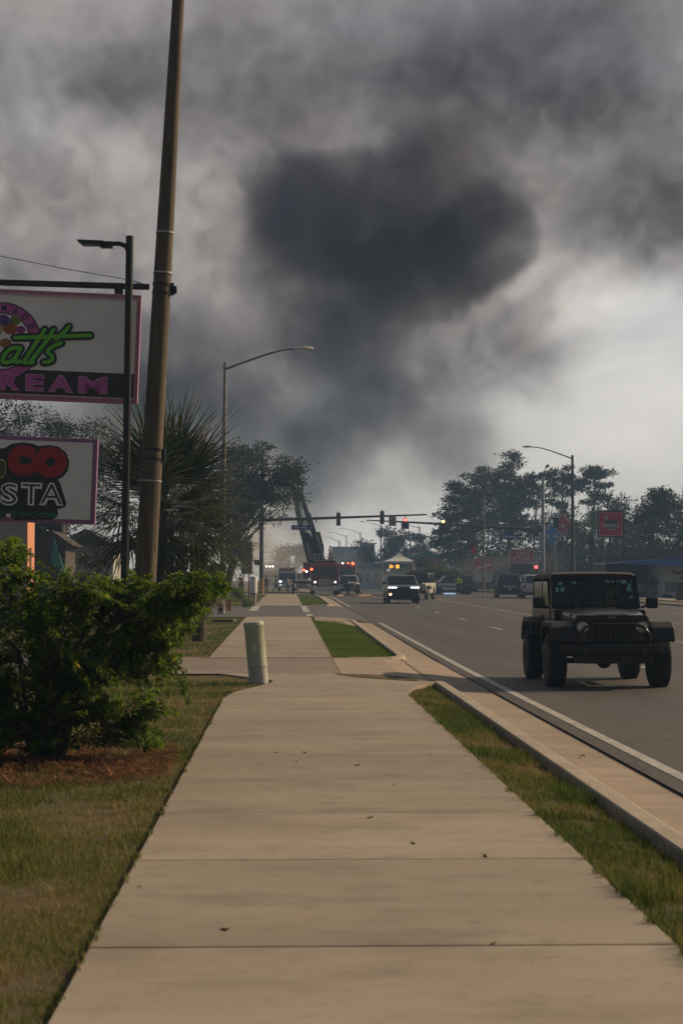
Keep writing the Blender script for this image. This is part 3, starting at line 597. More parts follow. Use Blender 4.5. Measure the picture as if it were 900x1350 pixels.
# ---- support ----
t=thing('sign_post','black steel post with long arm carrying the two shop signs','sign post',at(-60,HZ,31.35)*Vector((1,1,0))if False else Vector((at(-60,HZ,31.42).x,31.42,gz(-6,31.4))))
MB().box(-.15,.15,-.15,.15,0,7.3).build('post',BLKM,t,bevel=.01)
lp=lambda px,py,Y=31.42:at(px,py,Y)-t.location
MB().tube([lp(-70,370),lp(-60,370.3),lp(197,378)],.055,12).build('arm',BLKM,t,smooth=True)
MB().box(lp(153,0).x,lp(164,0).x,-.06,.03,lp(0,390).z,lp(0,374).z).build('hanger',BLKM,t); MB().box(lp(-40,0).x,lp(20,0).x,-.2,-.15,lp(0,600).z,lp(0,590).z).build('hanger',BLKM,t)
mb=MB().tube([lp(190,375),lp(175,369.5),lp(80,353),lp(0,337),lp(-70,325)],.007,5)
for k in range(4): mb.tube([lp(176+4.5*k,369.5+1.2*k),lp(177+4.5*k,372+1.2*k)],.012,4)
mb.build('stay_cable',BLACK,t)
# ---- shop light pole ----
b0=at(162.5,HZ,30.); b0.z=gz(-3,30)
t=thing('lamp_post','tall thin black lamp post with flat lamp head in front of shop signs','lamp post',b0)
tp=at(171,311,30)-b0
MB().tube([(0,0,0),tp],.064,14).build('pole',BLKM,t,smooth=True)
MB().lathe([(.16,0),(.16,.03),(.1,.06)],16).build('base_plate',BLKM,t)
lp=lambda px,py,Y=30.:at(px,py,Y)-b0
MB().tube([lp(170,331),lp(166,324),lp(158,321),lp(148,321)],[.05,.045,.04,.04],10).build('arm',BLKM,t,smooth=True)
h=MB().box(lp(134,0).x,lp(150,0).x,-.09,.09,lp(0,325.5).z,lp(0,318).z); h.prism([(lp(104,0).x,lp(0,317).z),(lp(140,0).x,lp(0,318.3).z),(lp(140,0).x,lp(0,322.5).z),(lp(109,0).x,lp(0,320.5).z)],-.17,.17); hh=h.build('lamp_head',BLKM,t)
MB().box(lp(110,0).x,lp(128,0).x,-.12,.12,lp(0,322.4).z,lp(0,321.4).z).build('lens',mat('lamp lens',(.10,.11,.08),.3),hh)
# ---- leaning concrete utility pole ----
b0=at(186.6,HZ,31.0); b0.z=gz(-3,31)-.1; PYY=30.4; b0.y=PYY; b0.x=gx(186.6,PYY)
sp_=F/PYY; lp=lambda px,py,Y=PYY:at(px,py,Y)-b0
t=thing('utility_pole','tall leaning round concrete utility pole beside the shop signs','utility pole',b0)
m,nt,b=nmat('pole concrete'); tc=N(nt,'ShaderNodeTexCoord'); n1=N(nt,'ShaderNodeTexNoise',i_Scale=1.,i_Detail=7.,i_Roughness=.7); mp=N(nt,'ShaderNodeMapping'); mp.inputs['Scale'].default_value=(9,9,.8); L(nt,tc.outputs['Object'],mp.inputs[0]); L(nt,mp.outputs[0],n1.inputs['Vector'])
r=N(nt,'ShaderNodeValToRGB'); e=r.color_ramp.elements; e[0].position=.3; e[0].color=(.055,.042,.028,1); e[1].position=.7; e[1].color=(.155,.122,.083,1); L(nt,n1.outputs['Fac'],r.inputs['Fac']); L(nt,r.outputs['Color'],b.inputs['Base Color']); b.inputs['Roughness'].default_value=.9
bp=N(nt,'ShaderNodeBump',i_Strength=.4,i_Distance=.01); L(nt,n1.outputs['Fac'],bp.inputs['Height']); L(nt,bp.outputs[0],b.inputs['Normal']); PCON=m
cx=lambda y:235-.0572*y+ (0)
wd=lambda y:(16+.0215*y if y<350 else 23.6+(y-350)*.0125)
ysp=[-420,-200,0,150,300,420,520,600,700,800,905]
MB().tube([lp(cx(y),y) for y in reversed(ysp)],[max(4,wd(y))/2/sp_ for y in reversed(ysp)],28).build('shaft',PCON,t,smooth=True)
STL=mat('band steel',(.42,.42,.42),.4,.7)
for y,mm,hh_ in ((306.5,STL,2),(359.5,STL,2.2),(375,BLKM,3.2),(386,BLKM,2.4),(592.5,BLKM,2.5),(605,BLKM,2.5),(634,STL,2)):
    MB().tube([lp(cx(y+hh_/2),y+hh_/2),lp(cx(y-hh_/2),y-hh_/2)],[wd(y)/2/sp_+.012]*2,28).build('band',mm,t,smooth=True)
MB().cbox(lp(cx(381)+13.5,381),(.07,.1,.2)).tube([lp(cx(381)+12,383),lp(cx(381)+20,382)],.02,8).tube([lp(cx(381)+18,377),lp(cx(381)+18,387)],.022,8).build('bracket',BLKM,t)
MB().cbox(lp(cx(600)+15,600),(.06,.09,.22)).build('bracket',BLKM,t)
MB().cbox(lp(205.5,724)+Vector((0,-.19,0)),(.035,.01,.085)).build('tag_plate',mat('yellow tag',(.6,.42,.12),.5),t)
# ---- cable marker bollard ----
g0=Vector((gx(341.5,28.7),28.7,-.03)); t=thing('bollard','pale green plastic cable marker bollard leaning beside the sidewalk','bollard',g0,rx=R(1.0),ry=R(-5.2))
BG=mat('bollard plastic',(.36,.40,.30),.45,var=.14,scale=5,bump=.15,bscale=14); BG2=mat('bollard base plastic',(.42,.43,.40),.5,var=.15,scale=6,bump=.1,bscale=14)
MB().lathe([(.150,-.05),(.150,.03),(.149,.26)],40).build('base',BG2,t,smooth=True)
MB().lathe([(.151,.262),(.156,.268),(.156,.29),(.153,.30),(.152,.90),(.154,.905)],40).build('body',BG,t,smooth=True)
MB().lathe([(.153,.906),(.163,.91),(.163,.955),(.155,.975),(.12,.985),(0.02,.99)],40).build('cap',BG,t,smooth=True)
MB().add([(.152*math.sin(a)*1.012,-.152*math.cos(a)*1.012,z) for z in (.52,.60,.64) for a in ((-.28),-.12,.02)],[(0,1,4,3),(1,2,5,4),(3,4,7,6)]).build('sticker',mat('sticker',(.6,.62,.58),.5),t)
# ---- cobra head street lights ----
def street_light(name,label,px,Y,top_py,dx,dz,group,pm=ALU,base_py=None,r0=.12,r1=.07,head=(.62,.60,.56),s=1.,px_top=None,parent=None):
    x=gx(px,Y); b0=Vector((x,Y,gz(x,Y)))
    t=parent or thing(name,label,'street light',b0,group=group)
    H=at(px,top_py,Y).z-b0.z; lean=(gx(px_top,Y)-x) if px_top else 0
    MB().tube([(0,0,0),(lean*.5,0,H*.5),(lean,0,H)],[r0,(r0+r1)/2,r1],14).build('pole',pm,t,smooth=True)
    MB().lathe([(r0*1.7,0),(r0*1.7,.05),(r0*1.25,.12),(r0*1.1,.3)],14).build('base',pm,t)
    sg=1 if dx>0 else -1
    A=[(lean,0,H-.28),(lean+dx*.25,0,H-.28+(dz+.1)*.34),(lean+dx*.6,0,H-.28+(dz+.18)*.72),(lean+dx*.86,0,H-.1+dz*.94),(lean+dx,0,H-.12+dz*1.0)]
    MB().tube(A,[.055,.05,.043,.036,.032],10).build('arm',pm,t,smooth=True)
    hx=lean+dx; hz=H-.12+dz
    vs=[];fs=[];n=10
    for (u,wz,hh) in ((0,.04,.04),(.12,.08,.06),(.3,.15,.085),(.55,.17,.10),(.75,.13,.08),(.84,.05,.04)):
        for k in range(n):
            a=2*math.pi*k/n; vs.append((hx+sg*u,wz*math.cos(a),hz+.015+hh*math.sin(a)*(1 if math.sin(a)>0 else .55)))
    for i in range(5):
        for k in range(n): fs.append((i*n+k,i*n+(k+1)%n,(i+1)*n+(k+1)%n,(i+1)*n+k))
    fs+=[tuple(range(n)),tuple(reversed(range(5*n,6*n)))]
    hd=MB().add(vs,fs).build('lamp_head',mat('lamp housing',head,.4,.2),t,smooth=True)
    MB().lathe([(.03,0),(.03,.08)],8,Matrix.Translation((hx+sg*.35,0,hz+.09))).build('photocell',DGREY,hd)
    return t
street_light('street_light','brown cobra head street light reaching over the sidewalk behind the palm','',0,0,0,0,None) if False else None
G='cobra head street lights along the road'
street_light('street_light','tall street light reaching right over the sidewalk near the palm',292.5,78,478,2.95,.72,G,px_top=296)
street_light('street_light','dark street light above the black off-roader roof with its arm pointing left',755,143,600,-3.1,.75,G,pm=DGREY,head=(.3,.3,.3),r0=.17,r1=.1)
for (px,tp_,hx_,hy,Y,lb) in ((553,694,534,691,300,'distant street light standing between the tent and the bushes'),(502,692,481,687,315,'distant street light just left of the white tent'),(475,702,453,696,365,'distant street light beside the ladder truck, nearest of the hazy row'),
   (456.5,706,437,701.5,420,'distant street light, second of the hazy row past the ladder truck'),(446.5,712,429,706.5,480,'distant street light, third of the hazy row past the ladder truck'),(448.5,714,432,709,540,'farthest street light of the hazy row past the ladder truck')):
    k=Y/F; street_light('street_light',lb,px,Y,tp_,(hx_-px)*k,(tp_-hy)*k,G,r0=.16,r1=.1)
# ---- traffic signals ----
YELP=mat('signal housing',(.02,.022,.025),.5)
def lens_mat(c_,on): return mat('signal lens lit',c_,.3,var=0,emit=c_,estr=on) if on else mat('signal lens off',tuple(.06*x for x in c_),.3,var=0)
def signal(loc,lit=None,face=-1,dog=False,label='',rz=0,cols=((1,.05,.03),(1,.45,.05),(.1,.9,.3)),group='traffic signals at the junction',litc=None):
    t=thing('traffic_signal',label,'traffic light',loc,rz=rz,group=group)
    w_=.18; P_=[(0,.36*1),(0,0),(0,-.36)] if not dog else [(0,.36),(-.2,0),(.2,0),(-.2,-.36),(.2,-.36)]
    mb=MB()
    if not dog: mb.box(-w_,w_,-.1,.12,-.56,.56)
    else: mb.box(-w_,w_,-.1,.12,.18,.56).box(-.38,.38,-.1,.12,-.56,.18)
    h=mb.build('housing',YELP,t,bevel=.02)
    MB().box(-.03,.03,.0,.06,.55,.72).build('hanger',YELP,t)
    if face<0:
        for i,(a,z) in enumerate(P_):
            c_=cols[i if not dog else (0 if i==0 else 1 if i<3 else 2)]
            on=(lit==i)
            M=Matrix.Translation((a,-.102,z))@Matrix.Rotation(R(90),4,'X')
            MB().lathe([(.135,0),(.12,.015),(.02,.025)],20,M).build('lens',lens_mat(litc if on and litc else c_,14 if on else 0),h,smooth=True)
            vz=MB(); n=12
            for k in range(n):
                a0_=R(-20)+R(220)*k/n; a1_=R(-20)+R(220)*(k+1)/n
                vz.add([(a+.15*math.cos(a0_),-.1,z+.15*math.sin(a0_)),(a+.15*math.cos(a1_),-.1,z+.15*math.sin(a1_)),(a+.15*math.cos(a1_),-.32,z+.15*math.sin(a1_)),(a+.15*math.cos(a0_),-.32,z+.15*math.sin(a0_))],[(0,1,2,3)])
            vz.build('visor',YELP,h)
    return t
STRP=None
m,nt,b=nmat('hazard stripes'); tc=N(nt,'ShaderNodeTexCoord'); sx=N(nt,'ShaderNodeSeparateXYZ'); L(nt,tc.outputs['Object'],sx.inputs[0])
a=N(nt,'ShaderNodeMath',operation='ADD'); L(nt,sx.outputs['X'],a.inputs[0]); L(nt,sx.outputs['Z'],a.inputs[1]); f_=N(nt,'ShaderNodeMath',operation='MULTIPLY'); f_.inputs[1].default_value=3.2; L(nt,a.outputs[0],f_.inputs[0]); g_=N(nt,'ShaderNodeMath',operation='FRACT'); L(nt,f_.outputs[0],g_.inputs[0]); h_=N(nt,'ShaderNodeMath',operation='GREATER_THAN'); h_.inputs[1].default_value=.5; L(nt,g_.outputs[0],h_.inputs[0])
mx=N(nt,'ShaderNodeMix',data_type='RGBA'); mx.inputs['A'].default_value=(.015,.015,.015,1); mx.inputs['B'].default_value=(.7,.36,.03,1); L(nt,h_.outputs[0],mx.inputs['Factor']); L(nt,mx.outputs['Result'],b.inputs['Base Color']); STRP=m
Y1=155.
x=gx(344.5,Y1); b0=Vector((x,Y1,gz(x,Y1)+.02))
t=thing('signal_mast','steel signal mast with striped base reaching right over the road','signal mast',b0); lp=lambda px,py,Y=Y1:at(px,py,Y)-b0
MB().tube([(0,0,0),(0,0,6),lp(345.5,598)],[.2,.17,.11],16).build('pole',DGREY,t,smooth=True)
MB().tube([(0,0,.05),(0,0,1.35)],[.235,.225],16).build('striped_sleeve',STRP,t,smooth=True)
MB().tube([lp(345,685.5),lp(400,684),lp(500,680.6),lp(563,678.4)],[.15,.13,.09,.06],12).build('mast_arm',DGREY,t,smooth=True)
MB().tube([lp(345.5,600),lp(346.5,593),lp(351,589.5)],[.05,.045,.04],8).tube([lp(351,589.3),lp(355,588.2),lp(360,588.4),lp(366,590)],[.07,.13,.15,.06],10).build('luminaire',GALV,t,smooth=True)
MB().tube([lp(417,684),lp(416.6,689)],.05,6).build('detector',DGREY,t)
Y2=185.
x=gx(715,Y2); b0=Vector((x,Y2,rise(Y2)-.1)); t=thing('signal_mast','grey signal mast on the far corner reaching left over the road','signal mast',b0); lp=lambda px,py,Y=Y2:at(px,py,Y)-b0
MB().tube([(0,0,0),lp(715.5,628)],[.24,.15],16).build('pole',GALV,t,smooth=True)
MB().tube([lp(715,699),lp(640,694.5),lp(560,689.6),lp(483,685.8)],[.2,.16,.11,.06],12).build('mast_arm',DGREY,t,smooth=True)
MB().tube([lp(715.5,630),lp(717,622),lp(719.5,616.5)],[.06,.05,.04],8).tube([lp(719,617),lp(720.5,615),lp(722.5,613.5),lp(724,613.2)],[.06,.14,.15,.05],10).build('luminaire',DGREY,t,smooth=True)
MB().tube([lp(628,690.5),lp(628,697.5)],.06,6).build('detector',DGREY,t)
signal(at(446,684.5,Y1-.05),face=1,label='dark traffic light on the near mast arm, right of the blue street sign')
signal(at(503.5,682.4,Y1-.05),face=1,label='dark traffic light on the near mast arm beside the grey plate')
signal(at(534,690,Y2-.3),lit=0,dog=True,label='five lamp traffic light showing red on the far mast arm')
signal(at(584,692.3,Y2-.3),lit=0,label='traffic light glowing amber near the middle of the far mast arm',litc=(1,.38,.10))
q=at(732.5,689.5,Y2-1); tt=signal(q,face=1,dog=False,label='dark traffic light in front of the red and blue diamond sign'); 
MB().box(-1.35,-.1,.02,.09,-.05,.05).build('bracket',YELP,tt)
tt.scale=(1.6,1,1)
def plate(name,label,cat,px0,px1,py0,py1,Y,m,text=None,tm=None,face=-1,th=.03,frame=None,group=None,post=None,pm=GALV,pr=.05,toff=.02,trows=None,postx=None):
    a=at(px0,py1,Y); b_=at(px1,py0,Y); W_=b_.x-a.x; H_=b_.z-a.z; cxx=(a.x+b_.x)/2
    zb=gz(cxx,Y) if post else a.z
    if post and 157<Y<192: zb=rise(Y)-.12
    t=thing(name,label,cat,(cxx,Y,zb),group=group); z0=a.z-zb
    MB().box(-W_/2,W_/2,0,th,z0,z0+H_).build('panel',m,t)
    if frame:
        e=frame[0]; mb=MB()
        mb.box(-W_/2-e,W_/2+e,-.03,th+.03,z0+H_,z0+H_+e).box(-W_/2-e,W_/2+e,-.03,th+.03,z0-e,z0).box(-W_/2-e,-W_/2,-.03,th+.03,z0,z0+H_).box(W_/2,W_/2+e,-.03,th+.03,z0,z0+H_); mb.build('frame',frame[1],t)
    if post:
        for xx in (postx or [0]): MB().tube([(xx,th+pr+.001,0),(xx,th+pr+.001,z0+H_*(.9 if not frame else .5))],pr,10).build('post',pm,t,smooth=True)
    if trows:
        for (tx,u0,u1,v0,v1,mm,off) in trows: letter_mesh(tx,-W_/2+W_*u0,-W_/2+W_*u1,z0+H_*v0,z0+H_*v1,mm,parent=t,y=-.004,th=.01,offset=off)
    return t
BLUE=mat('blue sign',(.01,.07,.30),.4,var=.05); GREEN=mat('green sign',(.01,.14,.07),.4,var=.05)
plate('street_name_sign','blue street name sign hanging from near mast arm by the ladder truck','sign',384,412.3,692.3,698.6,Y1-.2,BLUE,trows=[('15th Ave',.12,.72,.28,.76,WHITE,.02),('→',.86,.96,.3,.7,WHITE,.0)])
MB
for px in (388,408):
    q=at(px,692.2,Y1-.18); 
t=[o for o in COL.objects if o.name=='street_name_sign'][0]
for u in (-.7,.7): MB().tube([(u,.02,.38),(u,.15,.62)],.02,6).build('bracket',DGREY,t)
t=plate('street_name_sign','blue street name sign hanging below far mast arm before the pines','sign',660,686.5,704.4,711,Y2-.3,BLUE,trows=[('15th Ave',.12,.72,.28,.76,WHITE,.02),('→',.86,.96,.3,.7,WHITE,.0)])
for u in (-.7,.7): MB().tube([(u,.02,.45),(u,.25,1.05)],.02,6).build('bracket',DGREY,t)
t=plate('sign_plate','square grey back of a sign fixed on the mast arm','sign',512.4,522,681.3,693.5,Y1-.1,GALV); MB().lathe([(.07,0),(.07,.03)],12,Matrix.Translation((0,-.03,.3))@Matrix.Rotation(R(90),4,'X')).build('clamp',DGREY,t)
# pedestrian signals
def ped(px,py,Y,label,red=False,w_=.26,br=0):
    t=thing('pedestrian_signal',label,'crossing signal',at(px,py,Y)); h=MB().box(-w_,w_,0,.2,-.22,.22).build('housing',YELP,t,bevel=.02)
    if br: MB().box(min(0,br)-.0 if br<0 else w_,0 if br<0 else br,.05,.12,-.04,.04).build('bracket',YELP,t)
    if red: MB().box(-.14,.14,-.01,-.002,-.15,.15).build('lit_hand',mat('red hand',(1,.05,.04),.4,var=0,emit=(1,.05,.05),estr=9),h)
    return t
ped(339,741.6,Y1-.1,'black crossing signal on the left of the striped base mast',br=.35)
ped(706.5,747.5,Y2-.3,'crossing signal with a red hand left of the far mast',True,.24,br=.66)
# ---- small signs and posts on the left ----
t=plate('guide_sign_back','tall grey back of a tourist guide sign on two posts','sign',318,332.6,714,757,100,mat('sign back',(.20,.18,.16),.5,.3,var=.2),post=True,postx=[-.2,.12],pm=mat('brown post',(.10,.07,.05),.7),pr=.035)
MB().box(-.3,.3,-.01,-.002,3.05,3.09).box(-.3,.3,-.01,-.002,2.5,2.54).build('panel_seam',DGREY,t)
plate('street_name_sign','small green street name sign on a post behind the palm fronds','sign',300.5,314.2,731,738.6,85,GREEN,post=True,postx=[-.14],pr=.03,pm=DGREY,trows=[('y Ave',.2,.95,.2,.8,WHITE,.02)])
x=gx(334,96); t=thing('marker_post','white round marker post at the side of the asphalt driveway','bollard',(x,96,gz(x,96)))
MB().lathe([(.085,0),(.085,.62)],16,Matrix.Translation((.07,0,0))).build('base',mat('cream plastic',(.50,.46,.36),.5),t,smooth=True); MB().lathe([(.19,.62),(.19,1.5),(.17,1.56),(.05,1.6)],20).build('sleeve',WHITE,t,smooth=True); MB().lathe([(.192,.62),(.192,.70)],20).build('band',mat('brown band',(.2,.09,.05),.6),t)
x=gx(297.5,77); t=thing('yard_stake','thin black stake with a small blue and white flag by the grass','stake',(x,77,gz(x,77))); MB().tube([(0,0,0),(0,0,1.25)],.022,6).build('rod',BLACK,t); MB().add([(-.28,-.01,1.0),(-.03,-.01,.95),(-.03,-.01,1.18),(-.25,-.01,1.15),(-.2,-.01,.62),(-.12,-.01,.6)],[(0,1,2,3),(0,4,5,1)]).build('flag',mat('flag blue',(.05,.10,.30),.7,c2=(.6,.6,.6),scale=9),t)
x=gx(302,84); t=thing('utility_marker','short orange utility marker beside the green sign post','marker',(x,84,gz(x,84))); MB().prism([(-.09,0),(.09,0),(.08,.5),(0,.56),(-.08,.5)],-.02,.02).build('blade',mat('orange plastic',(.55,.14,.04),.5),t)
q=gp(298,819.5); t=thing('pipe_end','dark drain pipe with a white end lying at the driveway edge','pipe',(q.x,q.y,gz(q.x,q.y)+.05)); MB().tube([(-.5,0,0),(.25,0,0)],.05,10).build('pipe',BLACK,t); MB().tube([(.251,0,0),(.34,0,0)],.056,10).build('end_cap',WHITE,t)
# ---- commercial signs, right ----
REDS=mat('red sign face',(.50,.015,.03),.45,var=.1); CREAM=mat('cream vinyl',(.62,.55,.38),.5,var=.05)
t=plate('restaurant_sign','square red restaurant sign in a dark frame on a black post','sign',789,820.6,674.5,706.8,140,REDS,frame=(.09,BLKM),post=True,pm=BLKM,pr=.09,th=.25,trows=[("Nonna's",.16,.86,.36,.56,CREAM,.02),('PIZZERIA',.36,.70,.25,.31,CREAM,.01)])
p_=[c for c in t.children if c.name.startswith('panel')][0]
zc=at(0,690.5,140).z-t.location.z; disc((0,zc),0,.62,-.001,th=.001,sz=.62).build('dark_oval',mat('dark red oval',(.05,.008,.01),.5),t)
mb=MB(); W_=1.8/2; 
mb.box(-.88,.88,-.008,-.001,zc+.86,zc+.885).box(-.88,.88,-.008,-.001,zc-.885,zc-.86).box(-.885,-.86,-.008,-.001,zc-.86,zc+.86).box(.86,.885,-.008,-.001,zc-.86,zc+.86); mb.build('border_line',CREAM,t)
disc((-.35,zc+.5),0,.12,-.002,sz=1.3).build('leaf_motif',mat('pale green vinyl',(.35,.5,.25),.5),t)
# diamond sign
Yd=205; k=Yd/F
def dia(px,py,rw,rh,m,name,par,b0,dy):
    c_=at(px,py,Yd)-b0; a=rw*k; h=rh*k
    o=MB().prism([(c_.x-a,c_.z),(c_.x,c_.z-h),(c_.x+a,c_.z),(c_.x,c_.z+h)],dy-.12,dy).build(name,m,par); return o,c_
x=gx(732,Yd); b0=Vector((x,Yd,gz(x,Yd))); t=thing('diamond_sign','tilted sign of one blue and one red diamond with pale dots','sign',b0)
MB().tube([(0,.1,0),(0,.1,at(0,700,Yd).z-b0.z)],.16,12).build('post',GALV,t,smooth=True)
BLU2=mat('bright blue sign',(.01,.20,.60),.4); 
for (px,py,rw,rh,mm,dd,nm) in ((741,692,14.5,15.5,REDS,.0,'red_diamond'),(726,705.5,14,16,BLU2,-.2,'blue_diamond')):
    o,c_=dia(px,py,rw,rh,WHITE,'diamond_border',t,b0,dd); o2,c_=dia(px,py,rw-1.6,rh-1.8,mm,nm,o,b0,dd-.121)
    dots=[(-5.5,1),(4.8,1)] if nm=='blue_diamond' else [(0,1)]
    for dx,dy in dots: disc((c_.x+dx*k,c_.z-dy*k),0,3.1*k,dd-.245,n=16).build('dot',CREAM,o)
t=plate('restaurant_sign','red seafood restaurant sign with white lettering above a dark letter board','sign',672,702.5,725.5,740.8,200,REDS,frame=(.05,WHITE),post=True,pm=GALV,pr=.15,th=.4,trows=[('KING',.30,.86,.52,.9,WHITE,.02),("NEPTUNE'S",.05,.95,.1,.48,WHITE,.02)])
z_=at(0,750.5,200).z-t.location.z; MB().box(-1.2,1.2,-.05,.35,z_-.55,z_+.55).build('letter_board',mat('dark letter board',(.03,.05,.055),.4),t)
t=plate('shop_sign','faded red shop sign above a white board behind the thin pole','sign',625,650,737,751.5,210,mat('faded red',(.45,.06,.08),.5,var=.2),post=True,pm=GALV,pr=.12,th=.3,postx=[-1,1])
z_=at(0,762,210).z-t.location.z; MB().box(-1.1,1.1,-.05,.3,z_-.52,z_+.52).build('message_board',mat('weathered white board',(.45,.45,.43),.6,var=.3,scale=3),t); MB().add([(-.9,-.01,z_+1.0),(.9,-.01,z_+1.5),(.9,-.01,z_+1.7),(-.9,-.01,z_+1.15)],[(0,1,2,3)]).build('swoosh',WHITE,t)
t=plate('electronic_sign','dark electronic message board with amber characters near the tent','sign',505,530.5,742.2,757.6,250,mat('dark screen',(.02,.03,.035),.4),post=True,pm=DGREY,pr=.12,th=.3)
AMB=mat('amber leds',(1,.42,.04),.4,var=0,emit=(1,.42,.04),estr=3.2)
W_=25.5*250/F; z0=at(0,757.6,250).z-t.location.z
for tx,a,b_,c0,c1,mm in (('D=',.33,.52,.55,.85,AMB),('II',.66,.82,.55,.85,AMB),('U',.20,.33,.28,.5,mat('pale leds',(.8,.8,.75),.4,var=0,emit=(.8,.8,.75),estr=1))): letter_mesh(tx,-W_/2+W_*a,-W_/2+W_*b_,z0+1.6*c0,z0+1.6*c1,mm,parent=t,y=-.004,th=.01,offset=.03,name='lit_character')
# tent
x=gx(526,262); t=thing('canopy_tent','white peaked canopy tent beyond the junction','tent',(x,262,gz(x,262))); 
k=262/F; W_=21*k; z0=at(0,740,262).z-t.location.z; z1=at(0,727.5,262).z-t.location.z
vs=[];fs=[];n=8
for j,(r_,z) in enumerate(((1,z0-.35),(1,z0),(.62,z0+.22*(z1-z0)),(.3,z0+.5*(z1-z0)),(.1,z0+.82*(z1-z0)),(.02,z1))):
    for sx_,sy_ in ((-1,-1),(1,-1),(1,1),(-1,1)): vs.append((W_*r_*sx_,W_*r_*sy_,z))
for j in range(5):
    for q_ in range(4): fs.append((j*4+q_,j*4+(q_+1)%4,(j+1)*4+(q_+1)%4,(j+1)*4+q_))
MB().add(vs,fs).build('canopy',WHITE,t)
for sx_ in (-1,1):
    for sy_ in (-1,1): MB().tube([(sx_*W_*.96,sy_*W_*.96,0),(sx_*W_*.96,sy_*W_*.96,z0)],.05,6).build('leg',WHITE,t)
# feather flag and slim pole
x=gx(622.5,175); t=thing('feather_flag','bright red feather flag on a slim pole before the pines','flag',(x,175,rise(175)-.12)); lp=lambda px,py,Y=175:at(px,py,Y)-t.location
MB().tube([(0,0,0),lp(621,732),lp(620.5,716)],.025,6).build('pole',DGREY,t); MB().add([lp(620.6,715),lp(624,720),lp(628.5,729),lp(626,730.5),lp(620.8,730),lp(620,722),lp(623,723)+Vector((0,.15,0))],[(0,1,6),(1,2,6),(2,3,6),(3,4,6),(4,5,6),(5,0,6)]).build('flag_cloth',mat('red cloth',(.65,.05,.05),.7,var=.2),t)
x=gx(637,180); t=thing('wooden_pole','slim weathered pole standing before the pines left of the red sign','pole',(x,180,rise(180)-.12)); MB().tube([(0,0,0),(0.1,0,at(0,655,180).z)],[.15,.08],10).build('shaft',mat('weathered pole',(.22,.19,.16),.9,var=.3,scale=6),t); MB().box(-.05,.2,-.15,-.1,3.2,3.6).build('meter_box',GALV,t)
# ---------------- trees ----------------
BARK=mat('bark',(.075,.06,.048),.95,var=.35,scale=6,bump=.5,bscale=20)
PBARK=mat('pine bark',(.12,.085,.065),.95,var=.3,scale=3,bump=.5,bscale=8)
LM={'oak':leafmat('oak leaves',(.022,.035,.010),(.055,.07,.022),(.10,.11,.045),.25),
 'pine':leafmat('pine needles',(.018,.035,.014),(.045,.065,.024),(.08,.09,.035),.2),
 'dense':leafmat('dark leaves',(.015,.03,.012),(.035,.055,.02),(.07,.08,.03),.2),
 'yellow':leafmat('yellow green leaves',(.06,.085,.02),(.13,.15,.035),(.22,.22,.07),.35),
 'rust':leafmat('rust leaves',(.16,.06,.02),(.30,.12,.035),(.40,.2,.07),.35),
 'shrub':leafmat('shrub leaves',(.04,.10,.008),(.22,.32,.025),(.55,.52,.08),.5,.5),
 'palm':leafmat('palm fronds',(.016,.028,.009),(.10,.12,.03),(.46,.38,.16),.3,.3),
 'dead':leafmat('dead fronds',(.06,.035,.018),(.17,.10,.05),(.28,.18,.09),.2,.6)}
